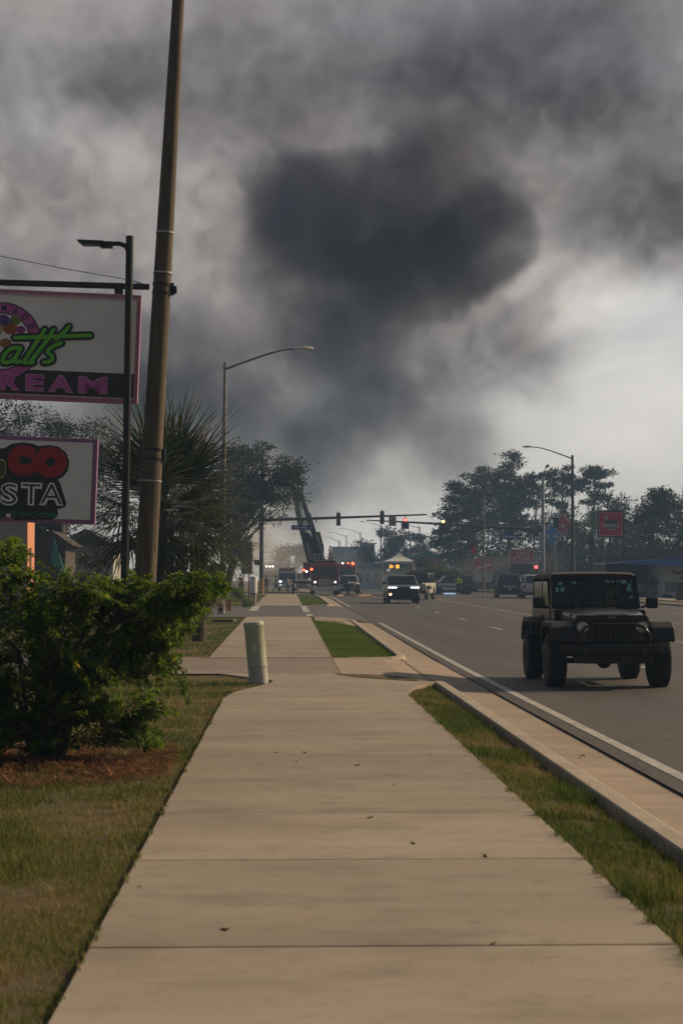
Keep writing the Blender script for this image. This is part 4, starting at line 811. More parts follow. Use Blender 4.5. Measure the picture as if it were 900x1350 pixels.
def tree(name,label,cat,px,Y,blobs,kind,n,ls,cs,tr=.3,density=1.,group=None,shell=.55,flat=.6,limbs=14,bark=None,lean=0,tpx=None,depth=.8,zb=None):
    k=Y/F; x=gx(px,Y); z=gz(x,Y) if zb is None else zb; b0=Vector((x,Y,z))
    t=thing(name,label,cat,b0,group=group)
    C=[];RR=[];A=[]
    for bx,by,rx,ry in blobs:
        q=at(bx,by,Y)-b0; C.append((q.x,q.y+random.uniform(-.3,.3)*rx*k,q.z)); RR.append((rx*k,(rx*depth+ry*.2)*k,ry*k)); A.append(rx*ry)
    A=np.array(A,float); A/=A.sum(); C=np.array(C); RR=np.array(RR)
    nc=max(8,int(sum(r[0]*r[1]*r[2] for r in RR)/(cs**3)*1.3*density)); nc=min(nc,900)
    idx=RNG.choice(len(C),nc,p=A); d=unit(nc); rad=RNG.uniform(0,1,(nc,1))**(1-shell) ; rad=np.maximum(rad,.25)
    cc=C[idx]+d*rad*RR[idx]
    m_=max(6,n//nc); ctone=RNG.normal(.38,.16,nc)
    ci=np.repeat(np.arange(nc),m_); szv=np.repeat(RNG.uniform(.6,1.3,nc),m_)[:,None]
    g=RNG.normal(0,.42,(len(ci),3))*szv; g[:,2]*=flat
    P=cc[ci]+g*cs
    dirs=g/(np.linalg.norm(g,axis=1,keepdims=True)+1e-6)
    V=leaves(P,ls,ls*.5,.3,.1,dirs); T=np.clip(ctone[ci]+RNG.normal(0,.14,len(ci)),0,1)
    quads_mesh('crown',V,LM[kind],t,tone=T)
    mb=MB(); cen=C.mean(0); top=C[:,2].max()
    tp=Vector((cen[0]*.6+lean,0,max(C[:,2].mean(),top*.8))) if tpx is None else (at(tpx[0],tpx[1],Y)-b0)
    bow=random.uniform(-.15,.15)*tr*6
    tpts=[Vector((0,0,-.2)),Vector((0,0,.25)),tp*.35+Vector((bow,0,0)),tp*.7+Vector((bow*.6,0,0)),tp]
    mb.tube(tpts,[tr*1.35,tr,tr*.85,tr*.6,tr*.22],10)
    order=RNG.permutation(nc)[:limbs]
    for j in order:
        e=Vector(cc[j]); f=random.uniform(.35,.92)
        s=tpts[2].lerp(tpts[3],min(1,max(0,(f-.35)/.35))) if f<.7 else tpts[3].lerp(tpts[4],(f-.7)/.3)
        if s.z>e.z: s=s.lerp(tpts[1],min(.6,(s.z-e.z)/max(1,s.z)))
        mid=s.lerp(e,.5)+Vector((0,0,(e-s).length*random.uniform(-.05,.15)))
        mb.tube([s,mid,e],[tr*.32,tr*.18,tr*.05],6,cap=False)
    mb.build('trunk',bark or (PBARK if kind=='pine' else BARK),t,smooth=True); return t
G='dark pines and hardwoods across the road'
tree('oak_tree','big dark oak spreading behind the two shop signs','tree',92,95,[(60,600,105,62),(150,592,55,50),(-70,600,95,80),(10,665,90,40),(120,655,60,38),(20,560,70,30),(165,690,40,34),(110,700,34,26)],'oak',38000,.17,1.1,.42,shell=.6,limbs=34)
tree('oak_tree','grey dark oak far left behind the taco sign and shop','tree',-10,120,[(-40,640,80,60),(20,690,40,40),(-120,620,90,80),(60,690,45,35)],'dense',9000,.28,1.2,.4)
tree('cypress_tree','rusty orange tree peeking between the concrete pole and street light','tree',257,112,[(257,590,19,26),(259,620,17,30),(262,650,14,24)],'rust',3600,.2,.6,.2,limbs=10)
tree('oak_tree','spreading live oak with bare lower branches behind the signal mast','tree',296,134,[(310,618,48,36),(348,612,44,30),(370,632,36,28),(384,636,20,24),(330,645,46,28),(366,655,28,22),(290,605,24,30),(395,650,10,14),(345,680,34,16),(300,668,30,34),(285,700,26,40),(300,730,22,30)],'oak',34000,.19,1.0,.30,shell=.5,limbs=80,density=1.1,tpx=(322,650))
tree('oak_tree','hazy grey green tree left behind the live oak and street light','tree',240,160,[(240,610,30,40),(215,640,40,50),(265,660,30,40),(230,700,50,40)],'dense',7000,.3,1.2,.3)
tree('shrub','leafy light green shrub growing by the white marker post','shrub',322,92,[(318,785,10,11),(328,789,8,11),(310,780,8,8)],'shrub',1500,.10,.22,.03,limbs=8)
# spiky dark plant by the shop
def spiky(px,Y,h,n,label):
    x=gx(px,Y); t=thing('yucca_plant',label,'plant',(x,Y,gz(x,Y))); V=[]
    d=unit(n); d[:,2]=np.abs(d[:,2])*.9+.15; d/=np.linalg.norm(d,axis=1,keepdims=True); L_=RNG.uniform(.5,1,n)*h
    s=np.cross(d,unit(n)); s/=np.linalg.norm(s,axis=1,keepdims=True); o=unit(n)*.18*h; o[:,2]=np.abs(o[:,2])+.3
    a=o; V=np.stack([a-s*.03,a+s*.03,a+d*L_[:,None]+s*.004,a+d*L_[:,None]-s*.004],1)
    quads_mesh('foliage',V,LM['palm'],t,tone=RNG.uniform(0,.5,n)); MB().tube([(0,0,-.1),(0,0,.9)],[.14,.1],8).build('stem',BARK,t)
spiky(48,46,1.25,520,'dark spiky plant in front of the grey and salmon shop wall')
tree('shrub','dark rounded shrub behind the leafy bush below the palm','shrub',150,52,[(130,770,45,36),(190,775,50,40),(235,780,40,34)],'dense',6000,.12,.5,.06,limbs=14)
# hazy middle distance
tree('tree','hazy grey tree behind the ambulance with headlights','tree',378,390,[(374,738,16,20),(388,728,13,16),(366,752,14,12),(398,744,12,14)],'dense',3200,.6,2.2,.3)
tree('tree','hazy small tree just left of the raised ladder','tree',402,430,[(402,728,12,13),(412,740,12,14)],'dense',2000,.6,2.2,.3)
tree('hedge','long hazy hedge past the ladder truck under the street lights','hedge',458,345,[(450,752,14,9),(470,754,16,9),(489,756,15,9),(505,757,14,7)],'oak',3500,.5,1.4,.15)
tree('tree','hazy low tree left of the white tent','tree',474,380,[(468,740,14,9),(480,744,12,9)],'rust' if False else 'oak',1500,.6,1.6,.2)
tree('pine_tree','rounded pine left of the pair above the white tent','tree',506,300,[(508,713,14.6,12.6),(489,723,15.9,15.4),(512,727,15.9,12.6),(496,735,17.1,11.2)],'pine',4200,.42,1.3,.25,limbs=24,tpx=(507,712))
tree('pine_tree','broad rounded pine above the red building with the green roof','tree',540,300,[(540,709,20.7,12.6),(526,721,14.6,14),(556,721,14.6,14),(541,727,17.1,11.2),(552,735,14.6,9.8)],'pine',5600,.42,1.3,.28,limbs=26,tpx=(541,708))
tree('shrub','yellowish green shrubs behind the black police vehicle','shrub',588,200,[(580,752,17,13),(597,759,14,10),(566,758,14,10)],'yellow',5200,.26,.8,.1,limbs=12)
tree('shrub','darker shrub between the beige off-roader and police vehicle','shrub',548,215,[(548,756,14,10),(560,745,10,10)],'oak',2600,.26,.8,.1,limbs=10)
# pines
tree('pine_tree','tallest pine, left of the curved arm street light','tree',671,232,[(672,611,24.4,18.2),(660,629,31.7,16.8),(684,637,24.4,16.8),(664,650,36.6,18.2),(686,662,24.4,16.8),(660,676,34.2,18.2),(680,690,29.3,16.8)],'pine',16000,.36,1.0,.34,limbs=60,tpx=(673,612),flat=.42)
tree('pine_tree','wide pine with a stepped crown over the amber traffic light','tree',622,226,[(628,628,24.4,12.6),(609,640,22,12.6),(637,647,26.8,15.4),(602,660,22,14),(628,668,34.2,16.8),(596,684,24.4,14),(622,694,36.6,18.2),(586,704,17.1,12.6),(606,716,34.2,18.2)],'pine',16000,.36,1.0,.32,limbs=60,tpx=(628,628),flat=.42)
tree('pine_tree','dense dark pine behind the red feather flag','tree',645,245,[(650,705,36.6,28),(630,735,39,30.8),(600,735,31.7,25.2),(668,725,31.7,30.8),(583,722,19.5,19.6),(655,755,48.8,22.4)],'dense',13000,.36,1.2,.3,limbs=30,flat=.5)
tree('pine_tree','thin crooked pine with a small crown beside the far signal mast','tree',699,228,[(709,627,13.4,9.8),(701,640,11,7),(712,650,9.8,7)],'pine',1800,.32,.7,.14,limbs=14,tpx=(709,626),density=.7,flat=.45)
tree('pine_tree','open crowned pine left of the dark street light pole','tree',741,236,[(741,616,20.7,12.6),(728,630,18.3,11.2),(752,632,18.3,11.2),(740,650,24.4,11.2),(728,664,17.1,11.2)],'pine',5600,.34,.85,.2,limbs=34,tpx=(741,616),density=.7,flat=.42)
tree('pine_tree','open crowned pine just right of the dark street light pole','tree',777,236,[(786,622,22,12.6),(775,636,20.7,11.2),(794,640,14.6,11.2),(783,655,20.7,11.2)],'pine',5200,.34,.85,.2,limbs=30,tpx=(784,620),density=.75,flat=.42)
tree('hardwood_tree','dark leafy tree behind the diamond sign','tree',725,222,[(720,690,34,22),(700,720,36,28),(742,712,30,30),(715,752,44,18)],'dense',10000,.34,1.2,.3,limbs=20)
tree('hardwood_tree','dark leafy tree behind the palm left of the red sign','tree',765,215,[(765,690,30,24),(752,722,28,28),(785,725,32,30),(770,752,40,18),(797,668,22,13)],'dense',10000,.34,1.2,.3,limbs=20)
tree('hardwood_tree','rounded tree directly behind the square red restaurant sign','tree',812,205,[(808,664,22,14),(805,690,34,22),(830,705,34,28),(812,735,38,26)],'dense',9500,.32,1.2,.3,limbs=20)
tree('hardwood_tree','broad leafy tree at the right edge above the blue canopy','tree',858,178,[(852,660,24,16),(840,682,24,18),(872,668,24,18),(862,700,40,24),(850,730,44,22)],'dense',12500,.28,1.0,.3,limbs=30)
tree('hardwood_tree','leafy tree cut by the right frame edge above the restaurant','tree',905,182,[(898,658,24,17),(925,665,40,26),(905,700,46,30),(915,735,50,26)],'dense',12500,.28,1.0,.3,limbs=30)
for px,Y,lb in ((985,190,'dark trees beyond the right frame edge'),(560,330,'far dark tree behind the pines and police vehicle')):
    if px>900: tree('hardwood_tree',lb,'tree',px,Y,[(980,680,50,40),(1040,690,60,40),(1000,735,80,30)],'dense',6000,.4,1.4,.3)
tree('hardwood_tree','hazy low tree line between the flag and the tall pines','tree',610,300,[(575,742,22,10),(610,735,26,18),(645,740,26,16),(685,740,26,18),(725,740,26,18)],'dense',6000,.5,1.6,.3)
# ---- palms ----
def frond(V,T,MI,c0,az,el,pet,fan,nl,droop,w,tone,mi,spread=1.35):
    d=Vector((math.cos(az)*math.cos(el),math.sin(az)*math.cos(el),math.sin(el))); up=Vector((0,0,1)); s=d.cross(up).normalized(); nrm=s.cross(d).normalized()
    e=c0+d*pet; e.z-=droop*pet*.25
    a=np.array(c0);b_=np.array(e); sw=np.array(s)*w*.7
    V.append(np.stack([a-sw,a+sw,b_+sw,b_-sw])); T.append(tone*.8); MI.append(mi)
    for i in range(nl):
        u=-1+2*i/(nl-1); an=u*spread; base=e+d*(1-abs(u))*fan*.28
        dd=(d*math.cos(an)+s*math.sin(an)+nrm*random.uniform(.0,.22)*(1-abs(u))).normalized(); ln=fan*(1-.35*abs(u)**2)*random.uniform(.85,1.08)
        p=base.copy(); seg=4; ww=w
        side=dd.cross(nrm).normalized()
        for q in range(seg):
            g=droop*((q+1)/seg)**1.5*random.uniform(.7,1.2); step=(dd+Vector((0,0,-g))).normalized()*ln/seg
            p2=p+step; w2=w*(1-(q+1)/seg*.85)
            V.append(np.stack([np.array(p-side*ww),np.array(p+side*ww),np.array(p2+side*w2),np.array(p2-side*w2)])); T.append(min(1,max(0,tone+random.gauss(0,.12)+(.45 if q==seg-1 and random.random()<.25 else 0)))); MI.append(mi); p=p2; ww=w2
def palm(px,Y,pyc,R_,n,label,tr,ndead=10,nl=26,w=.016,seed=1,group=None):
    random.seed(seed); x=gx(px,Y); b0=Vector((x,Y,gz(x,Y))); t=thing('palm_tree',label,'palm tree',b0,group=group)
    H=at(px,pyc,Y).z-b0.z; V=[];T=[];MI=[]
    for i in range(n):
        az=i*2.399+random.uniform(-.2,.2); el=R(88)-R(118)*((i+.5)/n)**.8
        frond(V,T,MI,Vector((0,0,H-.15*(i/n))),az,el,R_*random.uniform(.38,.5),R_*random.uniform(.58,.74),nl,.14+.75*(i/n),w*R_/1.7,random.gauss(.3,.14),0)
    quads_mesh('crown',np.array(V),[LM['palm']],t,tone=np.array(T)); V=[];T=[];MI=[]
    for i in range(ndead):
        frond(V,T,MI,Vector((0,0,H-.3)),i*2.399,R(-48)-R(30)*random.random(),R_*.4,R_*.45,nl//2,1.5,w*R_/1.7,random.gauss(.4,.2),0,.9)
    if ndead: quads_mesh('dead_frond_skirt',np.array(V),[LM['dead']],t,tone=np.array(T))
    mb=MB(); pts=[(0,0,-.1),(.03,0,H*.4),(0,0,H*.8),(0,0,H)]; mb.tube(pts,[tr*1.1,tr,tr,tr*.8],12)
    for q in range(int(max(1,H*.7)/.16)):
        for a in range(6):
            an=a*1.047+q*.5; zz=H-.15-q*.16
            if zz>.2: mb.tube([(tr*.9*math.cos(an),tr*.9*math.sin(an),zz-.12),(tr*1.35*math.cos(an),tr*1.35*math.sin(an),zz+.05)],[.05,.03],5)
    mb.build('trunk',BARK,t); return t
palm(214,43,668,2.3,60,'large cabbage palm with drooping fronds behind the concrete pole',.19,22,25,.026,5)
palm(262,47,712,1.6,34,'lower cabbage palm with orange tipped fronds right of the concrete pole',.17,16,24,.025,9)
G2='palms by the square red sign'
palm(779,168,700,1.55,22,'small pale palm left of the square red sign',.17,6,14,.03,3,G2)
palm(822,172,698,1.5,18,'small palm peeking out right of the square red sign',.17,4,14,.03,4,G2)
random.seed(5)
for px,lb in ((793,'bare palm trunk just left of the red sign post'),(812,'bare curved palm trunk just right of the red sign post')):
    x=gx(px,170); t=thing('palm_tree',lb,'palm tree',(x,170,gz(x,170)),group=G2); MB().tube([(0,0,0),(.2,0,3),(.1,0,at(0,712,170).z-t.location.z)],[.17,.15,.14],8).build('trunk',PBARK,t)
    V=[];T=[];MI=[]
    for i in range(10): frond(V,T,MI,Vector((.1,0,at(0,712,170).z-t.location.z)),i*2.4,R(60-12*i),.5,.6,8,.9,.03,.4,0)
    quads_mesh('crown',np.array(V),[LM['palm']],t,tone=np.array(T))
# ---- foreground bush ----
random.seed(12)
YB=16.3; kB=YB/F; b0=Vector((gx(62,YB),YB,gz(-2,YB))); t=thing('leafy_bush','big leafy green bush with drooping branches growing from pine straw','bush',b0)
BB=[(30,860,110,85,1.2),(120,835,100,62,1.),(-60,850,110,110,.9),(205,800,62,34,.8),(262,772,38,20,.35),(5,745,34,40,.4),(60,925,90,50,.8),(150,895,75,45,.6),(165,775,60,22,.35),(80,780,80,26,.4),(205,860,36,34,.3),(178,950,36,26,.12),(225,930,24,12,.05),(290,775,16,14,.08),(232,820,32,30,.2),(10,965,70,34,.55),(105,955,80,34,.5),(-40,960,70,40,.4),(190,975,30,14,.12)]
pw=np.array([b[4] for b in BB]); pw/=pw.sum()
MS=[]; mb=MB()
for i in range(26):
    bx,by,rx,ry,_=BB[RNG.choice(len(BB),p=pw)]; q=at(bx+random.uniform(-.5,.5)*rx,by+random.uniform(-.5,.5)*ry,YB)-b0; q.y+=random.uniform(-.7,.7)
    s=Vector((random.uniform(-.16,.16),random.uniform(-.15,.15),0)); mid=Vector((q.x*.35,q.y*.35,q.z*.62+.15)); pts=[s,mid,q.lerp(mid,.4)+Vector((0,0,.06)),q]; MS.append(pts); mb.tube(pts,[.022,.015,.010,.005],7,cap=False)
PP=[];DD=[];TT=[]
for i in range(1250):
    j=RNG.choice(len(BB),p=pw); bx,by,rx,ry,_=BB[j]; a=random.random()*6.283; rr=random.random()**.4*(1 if random.random()<.86 else random.uniform(1.05,1.4))
    q=at(bx+rx*rr*math.cos(a),by+ry*rr*math.sin(a),YB)-b0; q.y+=random.gauss(0,.34)*(1 if j<8 else .4)
    if q.z<.12: q.z=.12+random.random()*.1
    best=min((( (Vector(p)-q).length,p) for ms in MS for p in ms[1:]),key=lambda z:z[0])[1]; s=Vector(best)
    if (s-q).length>.9: s=q+(s-q).normalized()*.9
    if (s-q).length<.25: s=q-Vector((q.x-0,q.y,q.z*.5)).normalized()*.35
    out=(q-s); mid=s+out*.5+Vector((0,0,.07)); mb.tube([s,mid,q],[.0045,.003,.0015],4,cap=False)
    n=random.randint(30,46); tone=random.gauss(.3,.16)
    for k in range(n):
        f=random.random()**.6; p=(s*(1-f)**2+mid*2*f*(1-f)+q*f*f); PP.append(p+Vector([random.gauss(0,.012) for _ in range(3)])); side=out.cross(Vector((0,0,1))).normalized()*(1 if k%2 else -1)
        DD.append(tuple(out.normalized()*.7+side*.8+Vector((0,0,random.uniform(-.7,.15))))); TT.append(tone+random.gauss(0,.13)+(.25 if f>.85 else 0))
PP=np.array(PP); DD=np.array(DD); DD/=np.linalg.norm(DD,axis=1,keepdims=True); n=len(PP)
d=DD+unit(n)*.3; d/=np.linalg.norm(d,axis=1,keepdims=True); u=unit(n)*.5; u[:,2]+=1; s_=np.cross(d,u); s_/=np.linalg.norm(s_,axis=1,keepdims=True); nr=np.cross(s_,d)
L1=RNG.uniform(.036,.066,(n,1)); W1=L1*.24
b1=PP; c1=PP+d*L1*.35; tip=PP+d*L1+nr*-.006-np.array([0,0,1])*L1*.12
va=np.stack([b1,c1+s_*W1+nr*W1*.5,tip],1); vb=np.stack([b1,tip,c1-s_*W1+nr*W1*.5],1)
quads_mesh('foliage',np.concatenate([va,vb]),LM['shrub'],t,tone=np.clip(np.concatenate([TT,TT]),0,1),nv=3)
mb.build('branches',BARK,t,smooth=True)
# ---------------- buildings ----------------
GW=mat('grey render',(.34,.33,.31),.8,var=.12,scale=1.5,bump=.2); SAL=mat('salmon render',(.62,.26,.14),.8,var=.08); TEAL=mat('teal metal',(.02,.22,.19),.5,var=.1)
GLS=mat('dark glass',(.015,.02,.025),.12,var=0,spec=.8)
x=gx(44,64); t=thing('shop_building','grey shop wall with a salmon orange lit end behind the taco sign','building',(x,64,gz(x,64)))
MB().box(-6,0,-1.7,0,0,4.4).box(-6,-.8,.01,6,0,4.4).build('wall',GW,t); MB().box(.003,.03,-1.705,.005,0,4.45).build('end_wall',SAL,t); MB().box(-6.3,.0,-1.75,6.3,4.51,4.75).build('roof',GW,t); f=MB().box(-.005,.23,-.062,-.052,1.6,2.7).build('window',GLS,t) if False else MB().box(.031,.04,-1.2,-.8,1.4,2.6).build('vent',BLACK,t)
x=gx(60,84); t=thing('gabled_kiosk','small brown building with a teal gable behind the spiky plant','building',(x,84,gz(x,84)))
MB().box(-1.6,.9,0,4,0,3.0).build('wall',mat('brown wall',(.07,.05,.04),.8),t); MB().prism([(-1.9,3.0),(1.3,3.0),(.3,3.7),(-.9,3.7)],-.2,4.2).build('roof',mat('brown roof',(.05,.038,.03),.8),t); MB().prism([(.25,2.2),(.95,1.7),(.45,3.3)],-.4,-.22).build('gable_panel',TEAL,t)
x=gx(112,105); t=thing('storage_building','pale grey building glimpsed between the oak trunk and palm','building',(x,105,gz(x,105))); MB().box(-1.6,1.6,0,6,0,3.3).build('wall',GW,t); MB().prism([(-1.8,3.3),(1.8,3.3),(0,4.3)],-.2,6.2).build('roof',DGREY,t)
TB=mat('blue grey cladding',(.14,.22,.24),.7,var=.1,scale=.3)
def simple_b(name,label,px0,px1,py0,py1,Y,dep,wm,rm,kind='flat',wins=0,wmn=None):
    xa=gx(px0,Y); xb=gx(px1,Y); z=gz(xa,Y); H=at(0,py0,Y).z-z; He=at(0,py1,Y).z-z; w_=xb-xa
    t=thing(name,label,'building',((xa+xb)/2,Y,z)); MB().box(-w_/2,w_/2,0,dep,0,He).build('wall',wm,t)
    if kind=='flat': MB().box(-w_/2-.3,w_/2+.3,-.3,dep+.3,He+.005,H).build('roof',rm,t)
    else: MB().prism([(-w_/2-.6,He+.005),(w_/2+.6,He+.005),(w_/2*(kind),H),(-w_/2*(kind),H)],-.5,dep+.5).build('roof',rm,t)
    for i in range(wins):
        u=-w_/2+w_*(i+.5)/wins; f=MB().box(u-w_/wins*.3,u+w_/wins*.3,-.03,-.005,He*.35,He*.75).build('window',GLS,t)
    return t
simple_b('warehouse','long pale teal building far down the road in the haze',439,492,720.5,722,470,30,TB,TB,wins=7)
simple_b('office_building','blue grey building behind the hazy warehouse roof',478,494,715.5,717,520,20,mat('blue wall',(.10,.16,.25),.7),DGREY,wins=3)
simple_b('store_building','low blue and white store behind the white tent',470,560,743,748,285,14,mat('pale blue wall',(.35,.40,.45),.7,var=.1,scale=.5),mat('blue roof',(.05,.13,.28),.5),.9,wins=9)
t=simple_b('restaurant_building','red walled restaurant with a green roof behind the tent',541,584,727,735.5,275,14,mat('dull red wall',(.25,.05,.045),.7,var=.1),mat('green roof',(.03,.13,.09),.5),.12)
W_=(gx(584,275)-gx(541,275)); He=at(0,735.5,275).z-t.location.z; H=at(0,727,275).z-t.location.z
MB().add([(W_*.06,-.55,H),(W_*.06+.0,-.55,H+.25),(W_/2+.7,-.55,He+.3),(W_/2+.7,-.55,He)],[(0,1,2,3)]).build('fascia',WHITE,t)
simple_b('store_building','dim low building in the haze behind the red shop signs',604,712,752,756,250,12,mat('dim wall',(.12,.14,.16),.8),DGREY,wins=8)
t=simple_b('brick_building','dark brick building behind the blue canopy on the right',828,960,724,727,172,14,mat('dark brick',(.08,.05,.045),.9,var=.3,scale=8),DGREY,wins=6)
# pizzeria with the blue canopy
Yn=128; kn=Yn/F; x=gx(874,Yn); z=gz(x,Yn); t=thing('pizzeria_building','white fronted pizzeria with black lettering under a blue canopy roof','building',(x,Yn,z)); lp=lambda px,py,Y=Yn:at(px,py,Y)-t.location
H1=lp(0,747).z; MB().box(0,9,0,8,0,H1).build('wall',mat('white stucco',(.88,.88,.86),.8,var=.1),t)
MB().box(.12,3.6,-.04,-.004,lp(0,781).z,lp(0,767.5).z).build('window',mat('greenish glass',(.12,.19,.19),.2,spec=.8),t)
MB().box(.08,3.64,-.06,-.041,lp(0,766.6).z,lp(0,767.4).z).box(1.85,1.92,-.06,-.041,lp(0,781).z,lp(0,767.5).z).build('window_frame',WHITE,t)
letter_mesh("Nonna's Bistro",lp(880,0).x,lp(880,0).x+2.55,lp(0,757.5).z,lp(0,750.5).z,BLACK,parent=t,y=-.02,offset=.03)
letter_mesh("Open",lp(890,0).x,lp(890,0).x+.9,lp(0,764.8).z,lp(0,760.).z,BLACK,parent=t,y=-.02,offset=.03,shear=.3)
BR=mat('blue canopy metal',(.02,.12,.42),.4,var=.08); cz=lp(0,747).z; ct=lp(0,737).z
MB().add([(lp(805,0).x,-2.5,lp(0,742.5,Yn).z),(9.5,-2.5,cz+.02),(9.5,9,cz+.02),(lp(805,0).x,9,lp(0,742.5).z),(lp(805,0).x,-2.5,lp(0,741.).z),(-.3,-2.5,ct),(9.5,-2.5,ct+.1),(9.5,9,ct+.1),(-.3,9,ct),(lp(805,0).x,9,lp(0,741).z),(-.3,-2.5,cz),(-.3,9,cz)],
 [(0,10,5,4),(10,1,6,5),(4,5,8,9),(5,6,7,8),(0,3,11,10),(10,11,2,1),(1,2,7,6),(3,9,8,11),(11,8,7,2),(0,4,9,3)]).build('canopy',BR,t)
for px in (812,842): MB().tube([(lp(px,0).x,-2,0),(lp(px,0).x,-2,lp(0,742).z+.05)],.08,8).build('canopy_post',DGREY,t); MB().tube([(lp(px,0).x,8,0),(lp(px,0).x,8,lp(0,742).z+.05)],.08,8).build('canopy_post',DGREY,t)
MB().box(-3.4,-.1,4,4.3,0,2.9).build('back_wall',mat('dim back wall',(.06,.06,.065),.9),t)
tree('hedge','low dark clipped hedge under the pizzeria window','hedge',885,126,[(880,786,9,4),(893,786,9,4),(908,786,9,4)],'dense',2600,.12,.35,.04,limbs=6)
# utility box and bin on the right verge
x=gx(898,112); t=thing('utility_cabinet','small dark utility cabinet at the right frame edge','cabinet',(x,112,gz(x,112))); MB().box(-.3,.3,0,.4,0,1.1).build('body',DGREY,t,bevel=.02); MB().box(-.33,.33,-.03,.43,1.1,1.15).build('lid',DGREY,t)
# overhead wires
def wire(a,b_,sag,r_,label,grp=None):
    pts=[];
    for i in range(13):
        f=i/12; p=Vector(a).lerp(Vector(b_),f); p.z-=sag*4*f*(1-f); pts.append(p)
    o=MB().tube(pts,r_,5).build('overhead_wire',BLACK,smooth=True); tag(o,label,'wire',grp); return o
random.seed(31)
for px,Y,bl,lb in ((640,262,[(610,752,26,16),(650,752,28,18),(690,755,26,14)],'dim understory hedge behind the red shop signs'),
   (740,250,[(715,750,26,20),(755,752,30,22),(790,755,26,18)],'dim understory hedge behind the diamond sign posts'),
   (815,232,[(800,748,26,20),(840,752,34,22),(770,755,24,16)],'dim understory hedge behind the square red sign')):
    tree('hedge',lb,'hedge',px,Y,bl,'dense',6500,.4,1.2,.12,density=1.6,limbs=8)
# ---------------- vehicles ----------------
RUB=mat('tyre rubber',(.012,.012,.012),.85,var=.2,bump=.2); RIM=mat('wheel rim',(.16,.16,.165),.35,.8); DRIM=mat('dark wheel rim',(.05,.05,.052),.4,.7)
CHR=mat('chrome',(.55,.55,.56),.18,1.,var=0); PLAS=mat('black trim plastic',(.010,.010,.011),.6,var=.15,bump=.1)
def tinted(name,tint,refl=.12,rough=.03):
    m=bpy.data.materials.new(name); m.use_nodes=True; nt=m.node_tree; nt.nodes.clear()
    t=N(nt,'ShaderNodeBsdfTransparent'); t.inputs[0].default_value=tuple(tint)+(1,); g=N(nt,'ShaderNodeBsdfGlossy',i_Roughness=rough); g.inputs[0].default_value=(.9,.95,.92,1)
    lw=N(nt,'ShaderNodeFresnel',i_IOR=1.45); mx=N(nt,'ShaderNodeMixShader'); mr=N(nt,'ShaderNodeMath',operation='MULTIPLY'); mr.inputs[1].default_value=1.+refl*4; L(nt,lw.outputs[0],mr.inputs[0]); L(nt,mr.outputs[0],mx.inputs[0])
    L(nt,t.outputs[0],mx.inputs[1]); L(nt,g.outputs[0],mx.inputs[2]); o=N(nt,'ShaderNodeOutputMaterial'); L(nt,mx.outputs[0],o.inputs[0]); return m
WSG=tinted('windscreen glass',(.50,.60,.55)); 
def lamp(name,c_,e): return mat(name,c_,.3,var=0,emit=c_,estr=e)
HL=lamp('lit headlight',(1,.93,.8),22); DRL=lamp('daytime light',(.9,.95,1),6); REDL=lamp('red beacon lit',(1,.06,.02),14); WBEA=lamp('white beacon lit',(1,.8,.7),12); AMBL=lamp('amber lamp lit',(1,.5,.15),12)
LENSC=mat('clear lamp lens',(.48,.48,.48),.12,.5,var=.1,spec=.8); TAIL=mat('tail lamp',(.25,.01,.01),.25)
def wheel(t,x,y,r,w,rim=RIM,n=28,spokes=5,out=None):
    sg=(1 if x>0 else -1) if out is None else out
    M=Matrix.Translation((x,y,r))@Matrix.Rotation(R(90)*sg,4,'Y')
    wv=MB().lathe([(r*.60,-w/2),(r*.90,-w/2),(r*.985,-w*.38),(r,-w*.2),(r,w*.2),(r*.985,w*.38),(r*.90,w/2),(r*.60,w/2)],n,M)
    for k in range(n):   # tread lugs
        a=2*math.pi*k/n; 
        wv.box(-.02,.02,-w*.42,w*.42,-.012,.014,Matrix.Translation((x,y,r))@Matrix.Rotation(a,4,'X')@Matrix.Translation((0,0,r))@Matrix.Rotation(R(90),4,'Z'))
    wo=wv.build('wheel',RUB,t,smooth=True)
    m=MB().lathe([(r*.60,w*.5-.03),(r*.62,w*.5+.004),(r*.57,w*.5+.002),(r*.53,w*.5-.07),(r*.16,w*.5-.06),(r*.12,w*.5-.01),(.0001,w*.5-.008)],n,M)
    for k in range(spokes):
        m.box(-r*.09,r*.09,r*.1,r*.57,w*.5-.06,w*.5-.012,M@Matrix.Rotation(2*math.pi*k/spokes,4,'Z'))
    m.build('rim',rim,wo,smooth=False); return wo
